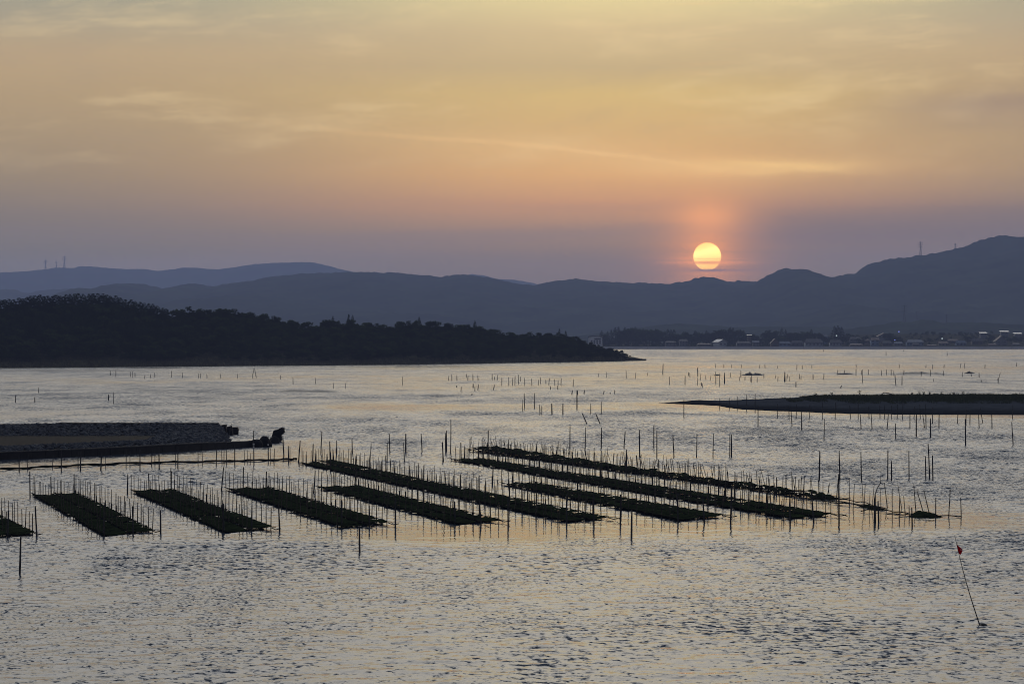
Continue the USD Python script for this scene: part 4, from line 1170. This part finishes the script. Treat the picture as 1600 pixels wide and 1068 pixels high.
row([(890.3, 700, 890.7, 666), (914.5, 700, 915, 667, 1.7), (939.5, 700, 940, 667), (975, 699, 977, 673), (999.5, 713, 999, 671, 2.2), (1021.5, 699, 1021.5, 664), (1026.3, 713, 1026.3, 672), (1053, 713, 1051.5, 678), (1088.3, 713, 1089, 677, 1.7), (1114, 713, 1115, 677, 1.7), (1140.3, 713, 1140.3, 678), (1143, 713, 1143, 678, 2)],
    'weathered marker stake in the row beyond the ragged net', 'marker stakes beyond the ragged net')
row([(1280, 750, 1281, 704, 2.6), (1312.3, 749, 1311.2, 703, 2.2), (1346, 750, 1345.3, 706), (1387, 748, 1387.5, 703, 2.2), (1393, 750, 1393, 719.5, 2.2), (1420.5, 748, 1420, 704, 2), (1446.5, 748, 1446, 712, 2), (1452.6, 748, 1450.2, 693, 2.3), (1457.6, 749, 1457, 711, 2.2)],
    'tall stake in the open group between nets and sandbar', 'tall stakes between nets and sandbar')
row([(1068.5, 651, 1068.5, 624, 1.4), (1184.5, 665, 1184.5, 633, 1.6), (1237.5, 665, 1235.8, 636, 1.5), (1252.5, 671, 1252.5, 643, 1.9), (1287.5, 686, 1288.3, 654, 1.5), (1345.5, 670, 1344, 647, 1.6), (1362.5, 669, 1361, 646, 1.5), (1386.2, 669, 1388, 647, 1.6), (1399.5, 685, 1399, 661, 1.8), (1421.7, 668, 1421.7, 644, 1.6), (1431.7, 681, 1431.7, 644, 2.2), (1444.5, 668, 1441.6, 646, 1.5), (1447, 669, 1446.3, 645, 1.5),
     (1454, 683, 1454, 653, 2.0), (1467, 668, 1467.5, 645, 1.7), (1508.7, 695, 1508.4, 654, 2.1), (1530, 668, 1529, 645, 1.5), (1550, 668, 1549.6, 645, 1.6), (1583, 695, 1581, 658.5, 1.8)],
    'dark stake in the water off the sandbar near side', 'stakes off the near side of the sandbar')
row([(x, 653.5 + rng.normal(0, .6), x + rng.normal(0, .6), 631 + rng.uniform(-3, 4), 1.3) for x in (1111, 1125, 1139, 1153, 1166, 1180, 1215, 1233, 1244, 1265, 1285, 1305, 1329, 1341, 1358, 1375, 1382, 1393, 1402, 1410, 1428, 1438, 1447, 1582) if x > 1190] + [(1457, 660.5, 1457.6, 636, 1.5), (1496, 660.5, 1497, 640, 1.4), (1509.2, 662, 1509.8, 640, 1.6), (1515.4, 661, 1516, 640, 1.5), (1535.5, 660, 1531.5, 637, 1.4)],
    'thin stake at the water edge of the sandbar sand', 'thin stakes along the sandbar edge')
row([(1124.5, 638, 1124.5, 622, 1.2), (1139.5, 638.5, 1139.5, 621, 1.2), (1152, 640, 1152, 619, 1.1), (1166.5, 641, 1166.5, 616, 1.3), (1180, 642, 1180, 615, 1.3)], 'very thin stake near the tip of the sandbar', 'thin stakes near the sandbar tip')
row([(816.5, 642, 817, 624, 1.2), (819.8, 637, 819, 614, 1.6), (835, 637, 835, 614, 1.6), (843.8, 647, 843, 632, 1.6), (846.5, 647, 846.5, 634, 1.5), (862.5, 647, 862, 630, 2.4), (879.5, 647, 879.5, 630, 2.2), (901.5, 637, 901.5, 609.5, 2.2), (923, 646, 923, 630, 1.5), (939.5, 646, 939.5, 627, 1.5)],
    'dark stake in the open water between headland and nets', 'stakes in the middle of the bay')
row([(917, 662, 909.5, 645, 2.0), (937.5, 662, 930.5, 645, 2.0)], 'stake leaning steeply left in the middle water', 'two stakes leaning to the left')
far1 = [(701, 594, 587), (706, 594, 585), (714, 594, 586), (729, 589, 584), (731, 594, 586), (739, 594, 584), (747, 594, 586), (769, 593, 584), (773, 593, 588), (777, 593, 585), (784, 601, 590), (795, 601, 589), (801, 601, 590), (804.5, 601, 587), (810, 599, 585), (813, 595, 588), (820, 601, 590), (831, 601, 591), (841, 601, 593), (844.5, 599, 589), (857.5, 601, 591), (867, 601, 592), (876.5, 601, 591), (895.5, 603, 592), (872, 601, 594), (853, 599, 593)]
row([(x, b, x + rng.normal(0, .3), t_, 1.25) for x, b, t_ in far1], 'small stake in the row off the wooded headland end', 'far stakes off the headland')
row([(739.3, 605, 739.3, 599, 1.8), (720.3, 611, 720.8, 604, 1.3), (742, 611, 742, 604, 1.3), (746.5, 609, 748, 600, 1.4), (770.5, 609, 773, 601, 1.4), (737, 617, 737.8, 614.5, 1.8), (713.5, 604.5, 713.5, 602, 1.8), (860, 608, 860.3, 603, 1.5), (871.5, 608, 871.5, 602, 1.4), (893.5, 616, 894.5, 609.5, 1.7), (902.4, 616, 902.2, 609.5, 2), (912.5, 615, 913.5, 609, 1.7), (943, 615, 944, 610, 1.6), (953.5, 615, 953.3, 613, 1.8), (960.5, 615, 960.5, 609, 1.6), (629, 600, 629, 588, 1.1)],
    'short broken stake low in the water mid bay', 'short broken stakes in the middle of the bay')
far2 = [(1035.5, 584, 568, 1.5), (1076, 586.5, 581, 1.5), (1078, 588.5, 582, 1), (1090.3, 586.5, 574, 1.7), (1046, 600, 588, 1.2), (1070.3, 599.5, 587, 1.4), (1089.5, 601, 590, 1.2), (1094.5, 593, 584, 1), (1096, 602, 597, 1.8), (1097.5, 605, 599, 1.2), (1103, 592.5, 586, 1), (1110.5, 593.5, 587, 1), (1117.7, 584, 580, 1), (1118.5, 598.5, 584, 1.3), (1124.6, 602.5, 583, 1.2), (1132, 598.5, 582, 1.8), (1141, 588.5, 582, 1.2), (1157.5, 589, 579, 1.3), (1155.3, 594.5, 588, 1.1), (1164, 593.5, 588, 1.1), (1174.5, 596.5, 586, 1.3), (1172.5, 596, 589, 1), (1183, 596.5, 589, 1.1), (1193.5, 590, 583, 1.2), (1212, 590.5, 586, 1), (1215.3, 595, 588, 1), (1225.8, 595.5, 581, 2), (1230, 590, 584, 1), (1228, 595, 588, 1), (1243.5, 604, 596, 1.6), (1249, 591, 584, 1.2), (1251.5, 592, 587, 1), (1270.5, 592, 584, 1.3), (1287, 592, 583, 1.2), (1234, 595, 588, 1)]
row([(x, b, x + rng.normal(0, .3), t_, w) for x, b, t_, w in far2], 'small stake in scattered rows beyond the sandbar tip', 'far stakes beyond the sandbar tip')
far3 = [(1309, 585, 578), (1320, 584, 578), (1337.5, 586, 576), (1346, 585, 578), (1357, 585, 577), (1377.5, 586, 578), (1385, 585, 577), (1392.5, 585.5, 577), (1396.7, 586, 579), (1412, 585, 578), (1439.5, 587, 580), (1453.7, 587, 577.5), (1474.5, 586.5, 579), (1503.5, 588, 581), (1518, 587.5, 584), (1530, 589, 582)]
row([(x, b, x + rng.normal(0, .3), t_, 1.2) for x, b, t_ in far3], 'small stake along the thin mud banks at right', 'far stakes along the thin mud banks')
far4 = [(1118, 574, 568), (1131, 574, 569), (1143, 574, 569), (1159, 574, 569), (1187, 575, 569), (1195.5, 575, 569), (1215, 575, 571), (1245, 577, 569), (1253.5, 576, 570), (1268.5, 575, 570), (1338, 573, 569), (1405, 574, 569), (1446.5, 574, 570), (1457, 575, 569), (1475, 574, 569), (1501, 574, 568), (1507.5, 574.5, 567), (1539, 575.5, 569), (1588.5, 572, 566), (1384.5, 555, 550), (1480, 555, 551), (1412, 549, 546.5), (1287, 549, 546), (935, 588, 583), (947.5, 589, 581), (978.5, 590, 578), (992.5, 591, 582), (1012, 586, 582)]
row([(x, b, x + rng.normal(0, .3), t_, 1.0) for x, b, t_ in far4], 'tiny stake in far water towards the sea wall', 'tiny stakes in the farthest water')
row([(1347.5, 597, 1347.5, 577, 1.2), (1399.7, 601, 1398.5, 586, 1.5), (1409.3, 601, 1409.5, 587, 1.4), (1458.3, 596, 1458.5, 591, 1), (1534.5, 597, 1533, 593.5, 1.2), (1313, 606, 1315.2, 602, 1.6)], 'lone stake in bright water beyond the sandbar grass', 'lone stakes beyond the sandbar grass')
far5 = [(181, 588, 578), (173, 586, 579), (204, 588, 580), (207.5, 589, 580), (211, 589, 582), (226, 591, 585), (235, 590, 584), (242, 589, 582), (268, 589, 579), (285.5, 589.5, 582), (310, 590, 583), (313, 590, 583), (323.5, 590, 584), (344.5, 590, 584), (371, 590, 584), (458, 600, 590), (438, 592, 586), (493, 599, 590), (521, 606, 598), (540, 606, 598)]
row([(x, b, x + rng.normal(0, .3), t_, 1.05) for x, b, t_ in far5], 'faint stake in the row below the left headland', 'far stakes below the headland')
row([(394, 590, 397, 574.5, 1), (400.5, 590, 397.5, 574.5, 1)], 'stake of a crossed pair below the headland', 'pair of crossed far stakes')
row([(24.3, 628, 24.3, 617, 1.5), (54.4, 628, 54.2, 620, 1.7), (60, 613, 60, 605, 1.2), (169.5, 625, 169.7, 616, 2.0), (177.5, 630, 177.8, 612, 1.2)], 'lone stake in open water behind the breakwater', 'stakes behind the breakwater')
# a forked branch far out
p = at(1559.5, 598); s = p[1] / FPX
t = thing('forked_branch', p, label='thin forked branch stuck upright far out near the right edge', category='branch')
obj('stem', tube([(0, 0, -.5), (.3 * s, 0, 5 * s), (3.5 * s, 0, 16 * s)], [.12, .1, .05], 4), M['wood'], t)
obj('fork', tube([(.2 * s, 0, 3 * s), (-1.5 * s, 0, 7 * s)], [.08, .04], 4), M['wood'], t)

# ------------------------------------------------------------------ boom and its poles in front of the breakwater
bl = [(-60, 736), (0, 732.5), (80, 728.5), (150, 725), (240, 722), (320, 720.5), (400, 718.7), (452, 717), (463, 716.5)]
pts = np.array([at(a, b, .12) for a, b in bl]); tt = np.linspace(0, 1, 90)
k0 = np.linspace(0, 1, len(pts))
pts = np.column_stack([np.interp(tt, k0, pts[:, q]) for q in range(3)])
pts[:, 2] += .03 * np.sin(tt * 60) + rng.normal(0, .012, len(tt))
boom = thing('floating_boom', (0, 0, 0), label='long dark floating boom of rolled net in front of the breakwater', category='boom')
obj('roll', tube(pts, .10 + .02 * np.sin(tt * 140), 7), M['net'], boom)
obj('rope', tube(pts + np.column_stack([np.zeros(90), np.full(90, -.12), .03 + .02 * np.sin(tt * 33)]), .02, 4), M['rope'], boom)
row([(30, 736, 30, 708, 2), (43, 734.5, 44, 710, 1.3), (82, 731.5, 83, 709, 1.2), (95.8, 736, 96.2, 702, 2), (122, 731, 122, 706, 1.3), (125.8, 735, 126.3, 706, 2), (157.5, 734, 158.5, 706, 2.6), (165, 731, 165, 706, 1.1), (197, 729, 197.5, 702, 1.4), (203, 729, 203, 704, 1.1), (218.7, 734, 218.9, 702, 2), (236.8, 728, 237.5, 701, 1.5), (242, 728, 242, 704, 1.1),
     (248.8, 731.5, 248.2, 698, 2.2), (274, 726, 274, 702, 1.3), (277.8, 731, 278, 697, 2), (309.5, 725, 309.5, 702, 1.2), (316.3, 726, 316, 706, 1.2), (338, 727, 338.3, 700, 1.8), (347, 725, 346, 703, 1.2), (350, 725, 350, 703, 1.2), (354, 725, 353, 672, 1.4), (366.8, 727, 366.5, 694, 1.9), (382.5, 723, 381.5, 702, 1.2), (386.5, 723, 387, 703, 1.1), (391, 723, 392, 707, 1.2), (423, 722, 422.5, 700, 1.2), (428, 723, 429, 700, 1.5), (443.5, 712, 442, 681, 2.2), (451, 722, 450.5, 696, 2), (453, 720, 453, 697, 1.2)],
    'grey pole along the boom before the breakwater', 'poles along the floating boom', name='boom_pole')
for (b, tp, bands, lab) in (((396.8, 727), (395.8, 672), (.42, .50, .58), 'tall boom pole with pale bands beside the low dark boulder'), ((419.3, 719), (419, 681), (.36, .62), 'boom pole with pale bands in front of the tilted slab')):
    p = at(*b); s = p[1] / FPX
    t = thing('banded_pole', p, label=lab, category='pole')
    lean = (tp[0] - b[0]) * s; h = (b[1] - tp[1]) * s
    obj('shaft', tube([(0, 0, -.5), (0, 0, 0), (lean, 0, h)], [1.0 * s, 1.0 * s, .7 * s], 6), M['stake'], t)
    for q in bands:
        obj('pale_band', tube([(lean * q, 0, h * q), (lean * (q + .05), 0, h * (q + .05))], 1.25 * s, 6), M['white'], t)

# ------------------------------------------------------------------ torn net ends right of the ragged net
lr = [((1270, 778), (1300, 782), (1340, 789), (1382, 795)), ((1262, 780), (1320, 787), (1350, 788.5), (1374, 794)), ((1300, 777), (1330, 783), (1350, 785), (1385, 795)), ((1345, 798), (1380, 797), (1420, 802)), ((1386, 804), (1418, 803.5), (1470, 806), (1502, 806))]
torn = thing('torn_net', (0, 0, 0), label='torn net ropes trailing on the water right of the ragged net', category='torn net')
for k, L in enumerate(lr):
    q = np.array([at(a, b, .10) for a, b in L]); tt = np.linspace(0, 1, 24); kk = np.linspace(0, 1, len(L))
    q = np.column_stack([np.interp(tt, kk, q[:, c]) for c in range(3)])
    q[:, 2] = .08 + .12 * np.abs(np.sin(tt * 9 + k)) * (1 - .5 * tt)
    obj('rope', tube(q, .035, 4), M['rope'], torn)
def heap(path, w, hgt, name, label, seed):
    q = np.array([at(a, b, .05) for a, b in path]); tt = np.linspace(0, 1, 40); kk = np.linspace(0, 1, len(path))
    q = np.column_stack([np.interp(tt, kk, q[:, c]) for c in range(3)])
    U = np.linspace(-1, 1, 9)
    T, UU = np.meshgrid(tt, U, indexing='ij')
    prof = np.sin(np.pi * np.clip(T, 0.001, .999)) ** 1.3
    X = q[:, 0][:, None] + UU * 0; Y = q[:, 1][:, None] + UU * w * (.3 + prof)
    nz = meshkit.fbm(np.stack([X / .9, Y / .9, X * 0 + seed], -1), 4, seed)
    Z = hgt * prof * (1 - UU ** 2) * (.5 + nz) - .02
    obj(name, grid(np.stack([X, Y, Z], -1)), M['net'], label=label, category='net heap')
heap([(1416, 806), (1444, 804.5), (1475, 806)], 1.6, .42, 'net_heap', 'small peaked heap of dark net under two leaning poles, right of the stakes', 3)
heap([(1340, 790), (1360, 792), (1390, 796.5)], 1.3, .22, 'net_heap', 'flat scrap of dark net afloat beside the forked stakes', 5)
heap([(1262, 779), (1284, 776.5), (1312, 779)], 1.5, .42, 'net_heap', 'rumpled end of the ragged net bunched at its last poles', 7)
row([(1327.2, 790, 1327.2, 746, 1.5), (1333, 796, 1335, 756, 1.4), (1349.5, 800, 1346.5, 750, 1.3), (1358, 803, 1359.5, 769, 1.2), (1362, 797, 1366, 757, 1.2), (1350.5, 791, 1352, 757, 1.3), (1386.5, 793, 1382, 753.5, 1.6), (1376.5, 800, 1376, 763, 1.1), (1394.2, 808, 1394.2, 762, 1.4), (1405, 808, 1405.5, 776, 1.7), (1409, 795, 1402.5, 756, 1.3), (1414.5, 805, 1412, 774, 1.4), (1420.8, 809, 1420.5, 790, 1.8), (1431, 798, 1427.5, 757, 1.6), (1443, 801, 1433, 766.5, 1.6), (1451.5, 800, 1443.5, 765, 1.6), (1298, 801, 1298.5, 770, 1.3)],
    'thin leaning pole among the torn ropes', 'leaning poles among the torn ropes', mat='bamboo', name='leaning_pole')
row([(1462, 810, 1462, 777, 2.0), (1482.3, 808, 1484.7, 764, 1.8), (1502, 808, 1501, 777, 1.8)], 'stake past the small heap of net', 'three stakes past the heap of net')
stake('marker_stake', (1425.3, 822), (1424.5, 792), 2.6, 'short thick stake in front of the small peaked heap of net')
stake('marker_stake', (1373, 816), (1372, 782), 2.8, 'short thick stake beside the stake with the crooked top')
p = at(1367, 816); s = p[1] / FPX
t = thing('crooked_stake', p, label='thick stake ending in a crooked forked branch right of the long nets', category='stake')
obj('shaft', tube([(0, 0, -.5), (0, 0, 0), (0, 0, 36 * s), (.6 * s, 0, 45 * s)], [1.9 * s, 1.9 * s, 1.7 * s, .9 * s], 6), M['stake'], t)
obj('branch', tube([(.6 * s, 0, 45 * s), (3.5 * s, 0, 53 * s), (8.5 * s, 0, 62 * s), (9.2 * s, 0, 73 * s)], [.8 * s, .7 * s, .6 * s, .3 * s], 5), M['stake'], t)
obj('side_twig', tube([(8.5 * s, 0, 62 * s), (12 * s, 0, 60 * s)], [.8 * s, .3 * s], 4), M['stake'], t)

# ------------------------------------------------------------------ red flag
p = at(1531, 976.5); s = p[1] / FPX
t = thing('flag_pole', p, label='slanting thin pole with a small red flag in the right foreground', category='flag pole')
L_ = lambda q: np.array([-38 * s * q - 2.5 * s * math.sin(q * 3.1), .25 * q, 140.5 * s * q])
obj('pole', tube([L_(q) for q in np.linspace(-.06, 1, 9)], np.linspace(.028, .010, 9), 6), M['stake'], t)
nU, nV = 9, 9
U, Vq = np.meshgrid(np.linspace(0, 1, nU), np.linspace(0, 1, nV), indexing='ij')
base = np.array([[L_(.79 + .115 * (1 - b)) for b in Vq[0]]])[0]
wid = 9.5 * s * np.interp(Vq, [0, .35, .55, .8, 1], [.12, .62, .80, .55, .2])
FX = base[None, :, 0] + U * wid
FY = base[None, :, 1] - .05 * np.sin(U * 5 + Vq * 4) - .06 * U * np.sin(Vq * 7)
FZ = base[None, :, 2] - U * 1.2 * s + .5 * s * np.sin(U * 4 + Vq * 6)
v, f = grid(np.stack([FX, FY, FZ], -1))
fl = obj('flag', (np.vstack([v, v + [0, .004, 0]]), np.vstack([f, f[:, ::-1] + len(v)])), M['flag'], t, smooth=True)
q = np.array([FX[6, 4], FY[6, 4] - .03, FZ[6, 4]])
rg = trimesh.creation.torus(.028, .009, 14, 6); rv = np.array(rg.vertices)[:, [0, 2, 1]] * [.7, 1, 1.25] + q
obj('pale_mark', (rv, np.array(rg.faces)), M['white'], fl)
b = trimesh.creation.icosphere(3, 1.0); v = np.array(b.vertices) * [.17, .16, .08]
v = v * (1 + (meshkit.fbm(v * 6, 3, 2)[:, None] - .5) * .35) + [.14, 0, .01]
obj('float', (v, np.array(b.faces)), M['float'], t)

# ------------------------------------------------------------------ the evening haze
hz = usdkit.material(stage, W + 'Looks/haze_air', {'v': ('principled_volume', {'color': (.46, .57, 1.0), 'density': 5.9e-5, 'anisotropy': 0.25})}, [], volume='v.volume')
hb = trimesh.creation.box(bounds=[(-6200, -3600, -8.0), (6200, 15500, 380.0)])
obj('haze', (np.array(hb.vertices), np.array(hb.faces)), hz, kind='stuff', label='thin bluish evening haze over the bay and hills', category='haze')
